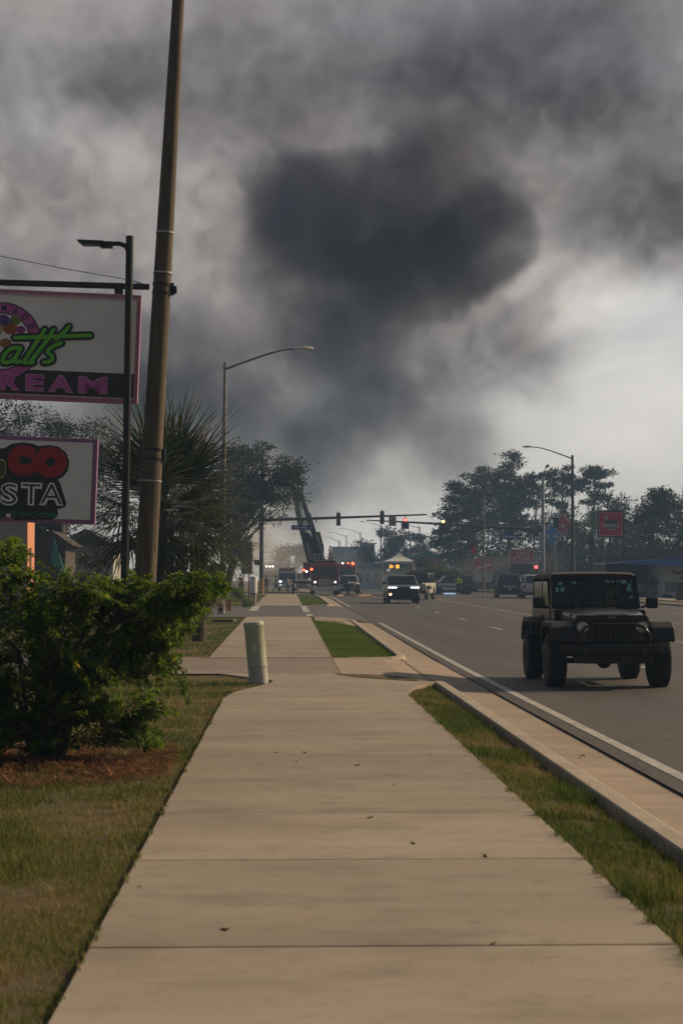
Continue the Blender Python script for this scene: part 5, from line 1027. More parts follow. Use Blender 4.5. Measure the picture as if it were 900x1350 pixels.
def car(name,label,cat,px,Y,rz,Lh,W,H,paint,prof=None,belt=.98,roof=(.30,.42,.86,.97),wr=.36,glass=None,front='car',tint=GLS,group=None,roofm=None,z=None,nose=.74,plate_=True,rimm=RIM,top=.76,clear=.24,wb=(.19,.80),lit=None,cladding=True,tail=True):
    """car with its front at -y; y runs 0..Lh"""
    x=gx(px,Y); b0=Vector((x,Y,rise(Y)+ROADZ+.006 if z is None else z)); t=thing(name,label,cat,b0,rz=rz,group=group)
    P_=lambda f:(f-.5)*Lh
    lower=[(P_(0.005),clear+.1),(P_(0),nose*.72),(P_(.02),nose),(P_(.06),nose+.08),(P_(roof[0]-.01),belt),(P_(roof[3]),belt),(P_(.995),belt-.08),(P_(1),belt*.6),(P_(.985),clear+.08),(P_(.9),clear),(P_(.08),clear)] if prof is None else [(P_(a),b_) for a,b_ in prof]
    hw=W/2
    body=MB().prism(lower,-hw*.97,hw*.97,'x').build('body',paint,t,smooth=True,bevel=.06)
    up=[(P_(roof[0]),belt-.01),(P_(roof[1]),H-.02),(P_((roof[1]+roof[2])/2),H),(P_(roof[2]),H-.03),(P_(roof[3]),belt-.01)]
    hx=lambda z_:hw*.95-(hw*.95-hw*top)*(z_-belt)/(H-belt)
    vs=[(-hx(b_),a,b_) for a,b_ in up]+[(hx(b_),a,b_) for a,b_ in up]; n=len(up)
    MB().add(vs,[tuple(range(n)),tuple(reversed(range(n,2*n)))]+[(i,i+n,(i+1)%n+n,(i+1)%n) for i in range(n)]).build('roof',roofm or paint,t,smooth=True,bevel=.04)
    def quad(p,q,s,o): # on slanted faces between z levels
        return None
    e=.012
    za=belt+.05; zb=H-.10; f=lambda z_,a,b_:a+(b_-a)*(z_-belt)/(H-belt)
    fy=lambda z_:f(z_,P_(roof[0]),P_(roof[1])); ry=lambda z_:f(z_,P_(roof[3]),P_(roof[2]))
    MB().add([(-hx(za)+.07,fy(za)-e,za),(hx(za)-.07,fy(za)-e,za),(hx(zb)-.07,fy(zb)-e,zb),(-hx(zb)+.07,fy(zb)-e,zb)],[(0,1,2,3)]).build('windscreen',tint,t)
    MB().add([(-hx(za)+.09,ry(za)+e,za),(hx(za)-.09,ry(za)+e,za),(hx(zb)-.09,ry(zb)+e,zb),(-hx(zb)+.09,ry(zb)+e,zb)],[(3,2,1,0)]).build('rear_window',tint,t)
    for sg in (-1,1):
        ya=fy(za)+.10; yd=ry(za)-.10; yb=fy(zb)+.08; yc=ry(zb)-.08; nw=3 if Lh>4.3 else 2
        for k in range(nw):
            a0=k/nw+(.012 if k else 0); a1=(k+1)/nw-(.012 if k<nw-1 else 0)
            pts=[(ya+(yd-ya)*a0,za),(ya+(yd-ya)*a1,za),(yb+(yc-yb)*a1,zb),(yb+(yc-yb)*a0,zb)]
            MB().add([(sg*(hx(q[1])+.006),q[0],q[1]) for q in pts],[(0,1,2,3)]).build('side_window',tint,t)
        for k in range(1,3): yy=ya+(yd-ya)*k/nw; MB().box(sg*hw*.97-.004,sg*hw*.97+.004,yy-.008,yy+.008,clear+.15,belt-.06).build('door_seam',BLACK,t)
        MB().cbox((sg*(hw+.10),P_(roof[0])+.18,belt+.09),(.2,.1,.15)).build('mirror',PLAS,t,bevel=.02)
        for wf in wb:
            MB().lathe([(wr+.07,-.06),(wr+.07,.035)],24,Matrix.Translation((sg*(hw*.97-.02),P_(wf),wr))@Matrix.Rotation(R(90)*sg,4,'Y')).build('wheel_arch',BLACK if cladding else paint,t)
            wheel(t,sg*(hw-.11),P_(wf),wr,.23,rimm)
    MB().box(-hw*.98,hw*.98,P_(.0)-.05,P_(.06),clear,clear+.22).build('front_bumper',PLAS,t,bevel=.03)
    MB().box(-hw*.98,hw*.98,P_(.95),P_(1)+.05,clear,clear+.24).build('rear_bumper',PLAS,t,bevel=.03)
    MB().box(-hw*.62,hw*.62,P_(0)-.035,P_(0)+.02,clear+.24,nose-.09).build('grille',PLAS,t,bevel=.01)
    for sg in (-1,1):
        MB().box(sg*hw*.64-(.0 if sg>0 else hw*.26),sg*hw*.64+(hw*.26 if sg>0 else 0),P_(0)-.05,P_(0)+.03,nose-.14,nose-.02).build('headlight',LENSC if not lit else lit,t,bevel=.015)
        if tail: MB().box(sg*hw*.78-(.0 if sg>0 else hw*.17),sg*hw*.78+(hw*.17 if sg>0 else 0),P_(1)-.03,P_(1)+.03,belt-.32,belt-.06).build('tail_light',TAIL,t,bevel=.01)
    if plate_: MB().box(-.15,.15,P_(1)+.051,P_(1)+.06,clear+.3,clear+.45).build('number_plate',WHITE,t)
    return t
# ---- the near off-roader ----
OFFP=mat('dark grey car paint',(.013,.013,.015),.36,.2,var=.15,scale=2,coat=.2)
x=gx(801,29.5); t=thing('off_road_car','dark grey boxy off-road car with wide flares driving towards the camera','car',(5.2,29.55,ROADZ+.006)); JY=29.55; JZ=ROADZ+.006
def loft(secs,close=True):
    mb=MB(); n=len(secs[0]); vs=[p for s_ in secs for p in s_]
    fs=[(i*n+k,i*n+(k+1)%n,(i+1)*n+(k+1)%n,(i+1)*n+k) for i in range(len(secs)-1) for k in range(n if close else n-1)]
    if close: fs+=[tuple(range(n)),tuple(reversed(range((len(secs)-1)*n,len(secs)*n)))]
    return mb.add(vs,fs)
MB().prism([(.55,.62),(.62,.60),(2.1,.58),(2.1,.9),(2.28,1.02),(2.9,1.02),(3.06,.9),(3.1,.60),(3.32,.60),(3.32,1.24),(.55,1.24)],-.77,.77,'x').build('body',OFFP,t,smooth=True,bevel=.03)
hs=[]
for y,w_,zt in ((-.46,.575,1.165),(-.30,.60,1.195),(.2,.65,1.225),(.7,.70,1.25),(.98,.74,1.262)):
    hs.append([(-w_,y,.95),(-w_,y,zt-.075),(-w_+.05,y,zt-.03),(-w_*.55,y,zt-.015),(-w_*.42,y,zt+.012),(w_*.42,y,zt+.012),(w_*.55,y,zt-.015),(w_-.05,y,zt-.03),(w_,y,zt-.075),(w_,y,.95)])
hd=loft(hs).build('hood',OFFP,t,smooth=True)
MB().box(-.60,.60,-.42,.9,.55,.945).build('engine_bay',PLAS,t)
for sg in (-1,1):
    MB().cbox((sg*.60,-.12,1.15),(.03,.10,.05)).build('hood_latch',PLAS,hd,bevel=.01); MB().cbox((sg*.30,.55,1.262),(.05,.03,.025)).build('washer_nozzle',PLAS,hd)
MB().box(-.16,.16,.80,.90,1.264,1.275).build('cowl_vent',PLAS,hd)
# grille of bars with seven openings
g=MB(); 
g.box(-.30,.30,-.52,-.46,1.09,1.165).box(-.30,.30,-.52,-.46,.74,.79)
for i in range(8):
    xx=-.30+.6*i/7; g.box(max(-.3,xx-.018),min(.3,xx+.018),-.515,-.46,.79,1.09)
for sg in (-1,1):
    a,b_=sorted((sg*.301,sg*.60)); g.prism([(a,.74),(b_,.74),(b_,1.10 if sg>0 else 1.165),(b_-.04 if sg>0 else b_,1.165),(a+.04 if sg<0 else a,1.165),(a,1.10 if sg<0 else 1.165)],-.518,-.462)
gr=g.build('grille',OFFP,t,smooth=False,bevel=.008); MB().box(-.295,.295,-.459,-.45,.78,1.1).build('radiator',BLACK,t)
for sg in (-1,1):
    M=Matrix.Translation((sg*.475,-.52,.965))@Matrix.Rotation(R(90),4,'X')
    hb_=MB().lathe([(.118,-.02),(.122,.02),(.108,.028),(.104,.018)],28,M).build('headlight',PLAS,gr,smooth=True)
    MB().lathe([(.103,.012),(.09,.03),(.055,.042),(.02,.048),(.001,.049)],28,M).build('lens',LENSC,gr,smooth=True)
    MB().lathe([(.045,0),(.045,.02)],16,Matrix.Translation((sg*.475,-.52,.80))@Matrix.Rotation(R(90),4,'X')).build('turn_signal',mat('dull amber lens',(.10,.04,.01),.3),gr)
letter_mesh('Jeep',-.062,.062,1.108,1.152,mat('badge silver',(.38,.38,.38),.35,.6),name='badge',parent=gr,y=-.523,offset=.03)
fl=[(-.66,.74),(-.60,.97),(-.42,1.055),(.34,1.06),(.56,.93),(.66,.66),(.58,.66),(.49,.87),(.28,.975),(-.38,.975),(-.53,.90),(-.59,.74)]
for sg in (-1,1):
    MB().prism(fl,sg*.60,sg*1.0,'x').build('fender_flare',PLAS,t,bevel=.045)
    MB().prism([(-.50,.60),(-.50,.95),(.5,.95),(.5,.60)],sg*.585,sg*.605,'x').build('inner_wing',PLAS,t)
    MB().prism([(a+2.55,b_+(.02 if b_>.7 else 0)) for a,b_ in fl],sg*.771,sg*.985,'x').build('rear_flare',PLAS,t,bevel=.02)
    for yy in (0,2.55): wheel(t,sg*.845,yy,.425,.29,DRIM if yy else DRIM,36)
    MB().box(sg*.76,sg*.80,.72,2.0,.46,.58).build('side_step',PLAS,t,bevel=.01)
    # door with its window, rear quarter
    a,b_=sorted((sg*.7705,sg*.783)); dr=MB().box(a,b_,.98,1.98,.66,1.235).build('door',OFFP,t,bevel=.01); MB().box(min(sg*.784,sg*.80),max(sg*.784,sg*.80),1.75,1.90,1.08,1.12).build('handle',PLAS,dr)
    MB().prism([(1.22,1.27),(1.98,1.27),(1.98,1.70),(1.43,1.70)],sg*.752,sg*.758,'x').build('side_window',tinted('side glass',(.05,.06,.055)),t)
    MB().prism([(2.10,1.27),(3.15,1.27),(3.05,1.70),(2.10,1.70)],sg*.752,sg*.758,'x').build('quarter_window',GLS,t)
    # mirror
    mr_=MB().tube([(sg*.78,1.08,1.26),(sg*.88,1.05,1.30)],.02,8).build('mirror',PLAS,t); MB().cbox((sg*.96,1.05,1.345),(.20,.13,.19)).build('mirror_shell',PLAS,mr_,bevel=.035)
# windscreen frame, glass and hardtop
wy=lambda z:.99+(z-1.26)*.50
f=MB()
f.add([(-.755,wy(1.26),1.25),(-.69,wy(1.26),1.25),(-.665,wy(1.78),1.80),(-.725,wy(1.78),1.80),(-.755,wy(1.26)+.06,1.25),(-.69,wy(1.26)+.06,1.25),(-.665,wy(1.78)+.06,1.80),(-.725,wy(1.78)+.06,1.80)],[(0,1,2,3),(4,5,6,7),(0,1,5,4),(1,2,6,5),(2,3,7,6),(3,0,4,7)])
f.add([(.755,wy(1.26),1.25),(.69,wy(1.26),1.25),(.665,wy(1.78),1.80),(.725,wy(1.78),1.80),(.755,wy(1.26)+.06,1.25),(.69,wy(1.26)+.06,1.25),(.665,wy(1.78)+.06,1.80),(.725,wy(1.78)+.06,1.80)],[(0,1,2,3),(4,5,6,7),(0,1,5,4),(1,2,6,5),(2,3,7,6),(3,0,4,7)])
f.box(-.69,.69,wy(1.28)-.02,wy(1.28)+.05,1.25,1.315).box(-.725,.725,wy(1.78)-.02,wy(1.78)+.06,1.745,1.805)
f.build('windscreen_frame',OFFP,t)
MB().add([(-.69,wy(1.31)+.01,1.31),(.69,wy(1.31)+.01,1.31),(.665,wy(1.75)+.01,1.75),(-.665,wy(1.75)+.01,1.75)],[(0,1,2,3)]).build('windscreen',WSG,t)
rs=[]
for y,w_,zt in ((wy(1.8)-.0,.715,1.835),(1.45,.735,1.865),(2.2,.74,1.872),(3.1,.735,1.86),(3.27,.72,1.82)):
    rs.append([(-w_,y,1.745),(-w_-.005,y,zt-.06),(-w_+.05,y,zt-.012),(-w_*.5,y,zt),(w_*.5,y,zt),(w_-.05,y,zt-.012),(w_+.005,y,zt-.06),(w_,y,1.745)])
loft(rs).build('hardtop',mat('brown black hardtop',(.040,.030,.022),.6,var=.2,bump=.2),t,smooth=True)
for sg in (-1,1):
    for y0,y1 in ((1.98,2.10),(3.12,3.30)): MB().box(min(sg*.70,sg*.752),max(sg*.70,sg*.752),y0,y1,1.235,1.75).build('roof_pillar',PLAS,t)
MB().box(-.70,.70,3.24,3.29,1.235,1.75).build('rear_panel',PLAS,t)
MB().box(-.72,.72,1.02,1.30,.9,1.285).build('dashboard',PLAS,t)
for sx_ in (-.38,.38):
    s_=MB().box(sx_-.24,sx_+.24,1.7,2.2,.75,.92).box(sx_-.23,sx_+.23,2.1,2.24,.9,1.48).build('seat',BLACK,t,bevel=.04); MB().box(sx_-.12,sx_+.12,2.12,2.22,1.5,1.66).build('headrest',BLACK,s_,bevel=.03)
sw_=MB(); sw_.tube([(.38+.18*math.cos(a*.5236),1.42+.06*math.sin(a*.5236),1.25+.17*math.sin(a*.5236)) for a in range(13)],.014,8); sw_.tube([(.38,1.45,1.25),(.38,1.3,1.15)],.03,8); sw_.build('steering_wheel',BLACK,t)
MB().tube([(-.6,2.3,1.2),(-.58,2.3,1.68),(.58,2.3,1.68),(.6,2.3,1.2)],.03,8).build('roll_bar',BLACK,t)
# bumper, hoop, shackles, fog lamps
bp_=MB().prism([(-.86,.60),(-.80,.55),(.80,.55),(.86,.60),(.86,.70),(-.86,.70)],-.80,-.58).build('front_bumper',PLAS,t,bevel=.02)
MB().prism([(-.60,.40),(.60,.40),(.66,.545),(-.66,.545)],-.74,-.5).build('skid_plate',PLAS,t,bevel=.01)
MB().tube([(-.57,-.72,.70),(-.56,-.74,.86),(-.47,-.75,.98),(-.34,-.755,1.02),(.34,-.755,1.02),(.47,-.75,.98),(.56,-.74,.86),(.57,-.72,.70)],.024,10).build('bull_bar',mat('gloss black tube',(.03,.03,.03),.25,.5),t,smooth=True)
for sg in (-1,1):
    MB().lathe([(.05,0),(.05,.02),(.02,.028)],16,Matrix.Translation((sg*.72,-.80,.64))@Matrix.Rotation(R(90),4,'X')).build('fog_lamp',LENSC if 0 else DGREY,bp_)
    MB().tube([(sg*.46+.03*math.cos(a*.7854),-.83,.60+.04*math.sin(a*.7854)) for a in range(9)],.010,6).build('shackle',mat('dull orange shackle',(.16,.05,.02),.5),bp_)
MB().tube([(-.8,-.05,.42),(.8,-.05,.42)],.045,10).ball((-.05,-.05,.42),.13).build('front_axle',PLAS,t); MB().tube([(-.8,2.55,.42),(.8,2.55,.42)],.045,10).ball((0,2.55,.42),.14).build('rear_axle',PLAS,t)
MB().box(-.45,.45,.3,3.1,.50,.60).build('chassis',PLAS,t); wheel(t,0,3.47,.0001+.42,.26,DRIM,28) if False else None
for sx_ in (-.35,.25): MB().tube([(sx_,.94,1.285),(sx_+.42,.99,1.33)],.009,5).build('wiper',BLACK,t)
MB().tube([(.74,.55,1.22),(.76,.60,1.95)],.004,4).build('aerial',BLACK,t) if False else None
STK=mat('mint sticker',(.16,.42,.32),.5,var=.1); RST=mat('red sticker',(.4,.03,.03),.5)
def onglass(zx,zy,w_,h_,m_,nm='sticker'):
    px=680+zx/4.286; py=745+zy/4.286; y=1.15
    for _ in range(4): q=at(px,py,JY+y); z=q.z-JZ; y=wy(z)
    a=w_/2/4.286/81*1.04; c_=h_/2/4.286/81*1.04; u=q.x-5.2
    k=[(u-a,z-c_*.8),(u-a*.7,z-c_),(u+a*.7,z-c_),(u+a,z-c_*.8),(u+a,z+c_*.8),(u+a*.7,z+c_),(u-a*.7,z+c_),(u-a,z+c_*.8)]
    MB().add([(p,wy(r_)+.006,r_) for p,r_ in k],[tuple(range(8))]).build(nm,m_,t)
for s_ in ((250,105,24,14),(232,140,17,30),(262,137,20,24),(328,100,26,14),(516,92,24,12),(545,92,13,12),(572,90,14,5),(608,95,30,20),(640,112,16,16),(638,135,26,26),(652,176,20,8),(645,186,24,6)): onglass(*s_,STK)
onglass(657,156,9,12,RST)
for zx,w_,c_ in ((228,16,(.3,.28,.05)),(290,30,(.25,.28,.1)),(340,52,(.12,.38,.34)),(392,20,(.4,.12,.02)),(465,26,(.3,.3,.2)),(430,12,(.1,.3,.25))):
    px=680+zx/4.286; q=at(px,745+190/4.286,JY+1.22); u=q.x-5.2; hw=w_/2/4.286/80
    MB().prism([(u-hw,1.286),(u+hw,1.286),(u+hw*.8,1.33),(u+hw*.2,1.35),(u-hw*.7,1.335)],1.17,1.23).build('dashboard_trinket',mat('trinket',c_,.6),t)
# ---- other cars ----
SILV=mat('grey green car paint',(.11,.125,.115),.3,.5,var=.06,coat=.4); BLKP=mat('black car paint',(.012,.013,.016),.25,.2,var=.1,coat=.5); WHP=mat('white car paint',(.55,.56,.57),.3,var=.04,coat=.4); CRP=mat('cream car paint',(.50,.46,.38),.4,var=.05)
t=car('pickup_truck','grey green compact pickup driving towards the camera past the police vehicle','pickup',528.5,112,0,5.0,1.98,1.72,SILV,belt=1.12,nose=1.02,roof=(.24,.36,.62,.70),wr=.37,top=.80,clear=.26)
for sg in (-1,1):
    MB().box(min(sg*.42,sg*.93),max(sg*.42,sg*.93),-2.59,-2.53,.93,.99).build('daytime_light',DRL,t)
MB().lathe([(.07,0),(.06,.03)],14,Matrix.Translation((-.80,-2.56,.55))@Matrix.Rotation(R(90),4,'X')).build('fog_lamp',AMBL,t)
MB().box(-.90,.90,-2.575,-2.50,.42,.88).build('dark_fascia',PLAS,t,bevel=.02); MB().box(-.16,.16,-2.60,-2.58,.44,.56).build('front_plate',DGREY,t)
MB().tube([(.55,-.9,1.1),(.42,-.75,1.9)],.012,5).build('aerial',BLACK,t)
bx=[(0,.45),(0,1.05),(.03,1.12),(.26,1.15),(.98,1.15),(1,1.1),(1,.5),(.9,.42),(.1,.42)]
t=car('off_road_car','cream off-road car with a black top behind the grey pickup','car',551.5,127,R(-14),4.2,1.85,1.86,CRP,prof=bx,belt=1.15,nose=1.1,roof=(.30,.36,.985,.995),wr=.42,roofm=BLACK,top=.86,clear=.42,rimm=DRIM)
for sg in (-1,1): MB().lathe([(.10,0),(.09,.03)],18,Matrix.Translation((sg*.52,-2.13,.92))@Matrix.Rotation(R(90),4,'X')).build('round_headlight',LENSC,t); MB().prism([(-2.0,.72),(-1.9,.95),(-.75,.95),(-.6,.72),(-.7,.72),(-.85,.86),(-1.8,.86),(-1.9,.72)],sg*.88,sg*1.02,'x').build('fender_flare',PLAS,t)
t=car('police_car','black police vehicle parked sideways with a white door marked in black','police car',594.5,170,R(-84),4.55,1.95,1.72,BLKP,belt=1.08,nose=.92,roof=(.22,.36,.86,.985),wr=.38,z=rise(170)+ROADZ+.004)
dp=MB().box(.955,.963,-1.45,.45,.42,1.04).build('white_door',WHITE,t)
me_=letter_mesh('POLICE',-.68,.68,.60,.88,mat('police lettering',(.02,.03,.08),.5),parent=dp,y=0,th=.004,offset=.03)
me_.rotation_euler=(0,0,R(90)); me_.location=(.966,-.5,0)
MB().box(-.55,.55,-.55,-.35,1.725,1.80).build('light_bar',mat('blue light bar',(.02,.04,.12),.3),t,bevel=.02)
t=car('suv','black estate car seen from behind waiting beside the white one','car',669.5,140,R(180-4),4.8,1.98,1.78,BLKP,belt=1.08,nose=.95,roof=(.22,.34,.88,.99),wr=.37,group='cars waiting on the far side')
MB().box(-.5,.5,2.42,2.45,.78,.92).build('tailgate_trim',CHR,t)
t=car('suv','white car seen from behind, half hidden by the near off-roader','car',704,133,R(180-4),4.7,1.94,1.74,WHP,belt=1.06,nose=.92,roof=(.22,.34,.86,.98),wr=.36,group='cars waiting on the far side')
t=car('parked_car','dark car parked under the blue canopy by the pizzeria','car',852,131,R(70),4.4,1.8,1.5,mat('dark red car paint',(.05,.012,.012),.3,coat=.4),belt=.92,nose=.75,roof=(.24,.38,.78,.94),wr=.33,z=gz(25,131)+.01)
t=car('pickup_truck','pale hazy pickup facing the camera right of the ladder truck','pickup',459,178,0,5.4,1.98,1.82,mat('pale silver paint',(.36,.40,.40),.35,.4,coat=.3),belt=1.15,nose=1.05,roof=(.26,.37,.6,.68),wr=.4)
t=car('pickup_truck','hazy grey vehicle between the ambulance and the ladder truck','pickup',397,232,0,5.4,2.1,2.3,mat('hazy grey paint',(.22,.24,.25),.4,.2),belt=1.3,nose=1.2,roof=(.22,.32,.7,.8),wr=.45)
# ---- fire apparatus ----
FRED=mat('fire engine red',(.22,.012,.015),.35,var=.08,coat=.4); STEEL=mat('ladder grey steel',(.02,.024,.034),.5,.3,var=.2); RUNG=mat('ladder rungs',(.40,.40,.39),.5,.4)
def engine(name,label,px,Y,W,H,Lh,paint,lit=True,z=None,group=None,cat='fire engine',grw=None,hl=HL):
    x=gx(px,Y); b0=Vector((x,Y,rise(Y)+ROADZ+.006)); t=thing(name,label,cat,b0,group=group); h=W/2
    MB().prism([(0,.55),(0,H*.52),(.10,H*.95),(.3,H),(2.6,H),(2.6,.55)],-h,h,'x').build('cab',paint,t,bevel=.05)
    MB().box(-h*.98,h*.98,2.7,Lh,.65,H*.93).build('body',paint,t,bevel=.03)
    MB().add([(-h*.88,-.01,H*.56),(h*.88,-.01,H*.56),(h*.86,.075,H*.86),(-h*.86,.075,H*.86)],[(0,1,2,3)]).build('windscreen',GLS,t)
    MB().box(-h,h,-.45,.05,.42,.78).build('front_bumper',CHR if paint is FRED else paint,t,bevel=.03)
    fr=MB().box(-h*.46,h*.46,-.06,-.012,.85,H*.5).build('grille',CHR,t,bevel=.01); gg=MB()
    for i in range(5): gg.box(-h*.40,h*.40,-.07,-.061,.92+i*.13,.97+i*.13)
    gg.build('grille_slats',BLACK,fr)
    for sg in (-1,1):
        a,b_=sorted((sg*h*.56,sg*h*.90)); q=MB().box(a,b_,-.05,-.012,1.02,1.30).build('headlight_panel',CHR,t); MB().lathe([(.085,0),(.07,.03)],14,Matrix.Translation((sg*h*.73,-.052,1.16))@Matrix.Rotation(R(90),4,'X')).build('headlight',hl if lit else LENSC,q)
        MB().box(min(sg*(h+.002),sg*(h+.01)),max(sg*(h+.002),sg*(h+.01)),.35,1.3,H*.56,H*.88).build('side_window',GLS,t)
        MB().tube([(sg*h,.1,H*.7),(sg*(h+.22),-.05,H*.75)],.02,6).cbox((sg*(h+.25),-.05,H*.66),(.16,.10,.42)).build('mirror',BLACK,t)
        for yy in (1.1,Lh*.72): wheel(t,sg*(h-.16),yy,.52,.30,CHR if paint is FRED else RIM)
    lb=MB().box(-h*.8,h*.8,.35,.6,H+.003,H+.17).build('light_bar',mat('beacon plastic',(.12,.02,.02),.3),t,bevel=.02)
    return t,h
t,h=engine('ladder_truck','red ladder truck with raised dark ladder, stabilisers out and beacons lit','',160,2.45,2.75,10.5,FRED) if False else engine('ladder_truck','red ladder truck with raised dark ladder, stabilisers out and beacons lit',428.5,158,2.4,2.85,10.5,FRED,hl=lamp('dim headlight',(1,.93,.85),4))
lt=t; lt['category']='ladder truck'; lp=lambda px,py,Y=158.:at(px,py,Y)-lt.location
for (px,py,mm,s_) in ((400.5,751.5,REDL,.08),(404,753.5,WBEA,.08),(411,750.5,REDL,.12),(415,751,WBEA,.06),(438,751,REDL,.09)): MB().ball(tuple(lp(px,py)+Vector((0,.15,0))),s_).build('beacon',mm,lt,smooth=True)
# stabilisers
for sg,pe in ((-1,386.),(1,458.)):
    e=lp(pe,768.5,162); yb=4.0
    ot=MB().box(min(sg*1.0,e.x),max(sg*1.0,e.x),yb-.14,yb+.14,1.02,1.26).build('outrigger',BLKM,lt,bevel=.02); MB().box(e.x-.10,e.x+.10,yb-.1,yb+.1,.10,1.0).build('outrigger_leg',BLKM,ot); MB().box(e.x-.32,e.x+.32,yb-.3,yb+.3,.0,.09).build('outrigger_pad',mat('pad wood',(.3,.18,.06),.8),ot)
# rear box at left with lamp and turntable
MB().box(-1.9,-1.25,3.0,4.6,1.5,2.9).build('side_locker',mat('dull orange red',(.20,.06,.03),.5),lt,bevel=.03)
MB().lathe([(1.0,2.72),(1.0,3.0),(.7,3.2)],20,Matrix.Translation((-.2,5.0,0))).build('turntable',STEEL,lt)
rl=MB()
for zz in (3.05,3.35,3.62): rl.tube([(-.95,1.2,zz),(.25,1.2,zz)],.022,5)
for xx in (-.95,-.55,-.15,.25): rl.tube([(xx,1.2,2.85),(xx,1.2,3.62)],.022,5)
rl.build('roof_rail',WHITE,lt); MB().box(.30,.75,1.0,1.6,2.86,3.45).build('control_box',mat('pale locker',(.4,.4,.38),.5),lt,bevel=.02); MB().box(-.8,-.15,1.3,2.0,2.86,3.3).build('hose_box',BLKM,lt,bevel=.02)
# the ladder: three nested truss sections
def truss(mb,rg,a,b_,w0,w1,hh,n):
    ax=(b_-a).normalized(); sd=Vector((1,0,0)); sd=(sd-ax*sd.dot(ax)).normalized(); up=ax.cross(sd).normalized()
    if up.z>0: up=-up
    for s_ in (-1,1):
        for u in (0,1):
            mb.tube([a+sd*s_*w0+up*hh*u*-1,b_+sd*s_*w1+up*hh*u*-.8],.16,6)
        for i in range(n):
            p=a.lerp(b_,i/n)+sd*s_*(w0+(w1-w0)*i/n); q=a.lerp(b_,(i+1)/n)+sd*s_*(w0+(w1-w0)*(i+1)/n)-up*hh*.9; mb.tube([p,q],.07,5)
    for i in range(n*2+1):
        f_=i/(n*2); c_=a.lerp(b_,f_); ww=(w0+(w1-w0)*f_)*.5; mb.m=1; mb.tube([c_-sd*ww,c_+sd*ww],.042,5); mb.m=0
A0=lp(417.5,746,163); A1=lp(404.5,700,166.5); A2=lp(396.5,672,169); A3=lp(391.5,652,171)
m1=MB(); r1=MB(); truss(m1,r1,A0,lp(400,684,167.5),.60,.50,.75,9); m1.build('ladder',[STEEL,RUNG],lt)
m1=MB(); r1=MB(); truss(m1,r1,A0.lerp(A1,.2)+Vector((0,.05,.12)),A2,.46,.42,.6,9); m1.build('ladder',[STEEL,RUNG],lt)
m1=MB(); r1=MB(); truss(m1,r1,A1.lerp(A2,.2)+Vector((0,.05,.1)),A3,.36,.34,.5,6); m1.build('ladder',[STEEL,RUNG],lt)
MB().add([tuple(lp(px,py,Yq)) for Yq in (166.6,167.6) for px,py in ((415.5,701),(421.5,700.8),(427,721),(427,742),(414,742),(408,712))],[(0,1,2,3,4,5),(11,10,9,8,7,6)]+[(i,i+6,(i+1)%6+6,(i+1)%6) for i in range(6)]).build('lift_cylinder_cover',STEEL,lt,bevel=.03)
MB().add([tuple(lp(px,py,Yq)) for Yq in (164.2,165) for px,py in ((396,700),(409,703),(424,744),(408,744))],[(0,1,2,3),(7,6,5,4)]+[(i,i+4,(i+1)%4+4,(i+1)%4) for i in range(4)]).build('ladder_web',BLKM,lt)
c_=lp(392,652.5,171.5); bk=MB().box(c_.x-.52,c_.x+.52,c_.y-.1,c_.y+1.0,c_.z-.62,c_.z+.62).build('bucket',mat('dark blue bucket',(.03,.05,.10),.5),lt,bevel=.03); MB().box(c_.x-.56,c_.x+.56,c_.y-.14,c_.y+1.04,c_.z+.621,c_.z+.70).build('bucket_rim',RUNG,bk)
t,h=engine('fire_engine','red fire engine with red beacons behind the pale pickup','',1,1,1,1,FRED) if False else engine('fire_engine','red fire engine with red beacons behind the pale pickup',455,215,2.4,3.1,8.5,FRED,lit=False)
for i,u in enumerate((-.95,-.3,.35,.9)): MB().ball((u,.45,3.3),.10 if i<3 else .16).build('beacon',REDL if i!=1 else WBEA,t,smooth=True)
t,h=engine('ambulance','white ambulance truck with both headlights lit in the smoke','',1,1,1,1,FRED) if False else engine('ambulance','white ambulance truck with both headlights lit in the smoke',378.5,210,2.15,2.5,6.5,WHP,cat='ambulance',hl=lamp('bright headlight',(1,.95,.85),60))
t['category']='ambulance'; MB().box(-.9,.9,.05,.34,2.5,2.72).build('beacon_bar',mat('red white beacon bar',(.3,.1,.1),.4),t)
t,h=engine('fire_engine','hazy fire engine farthest left in the smoke with white beacons','',1,1,1,1,FRED) if False else engine('fire_engine','hazy fire engine farthest left in the smoke with white beacons',355.5,268,2.4,3.0,8,WHP,lit=False)
for u in (-.5,.0,.45): MB().ball((u,.45,3.35),.13).build('beacon',WBEA,t,smooth=True)
# hose and glowing strip on the ground
pts=[]; 
for i in range(24):
    px=444+i*3.2; Y=152+2.2*math.sin(i*.55)+(i*.15); pts.append((gx(px,Y),Y,rise(Y)+ROADZ+.045))
o=MB().tube(pts,.05,8).build('fire_hose',mat('yellow hose jacket',(.45,.24,.05),.8,var=.2),smooth=True); tag(o,'yellow brown fire hose snaking on the road right of the ladder truck','hose')
x=gx(592.5,160); t=thing('blue_strip','low glowing pale blue strip on the road by the police vehicle','barrier',(x,160,rise(160)+ROADZ)); MB().box(-.55,.55,-.1,.1,.0,.10).build('base',WHITE,t,bevel=.01); MB().box(-.5,.5,-.106,-.10,.10,.20).box(-.5,.5,-.1,.05,.101,.2).build('glow_strip',lamp('pale blue glow',(.45,.72,1),.9),t)  # pale blue emissive strip on a low white base, no known fixture
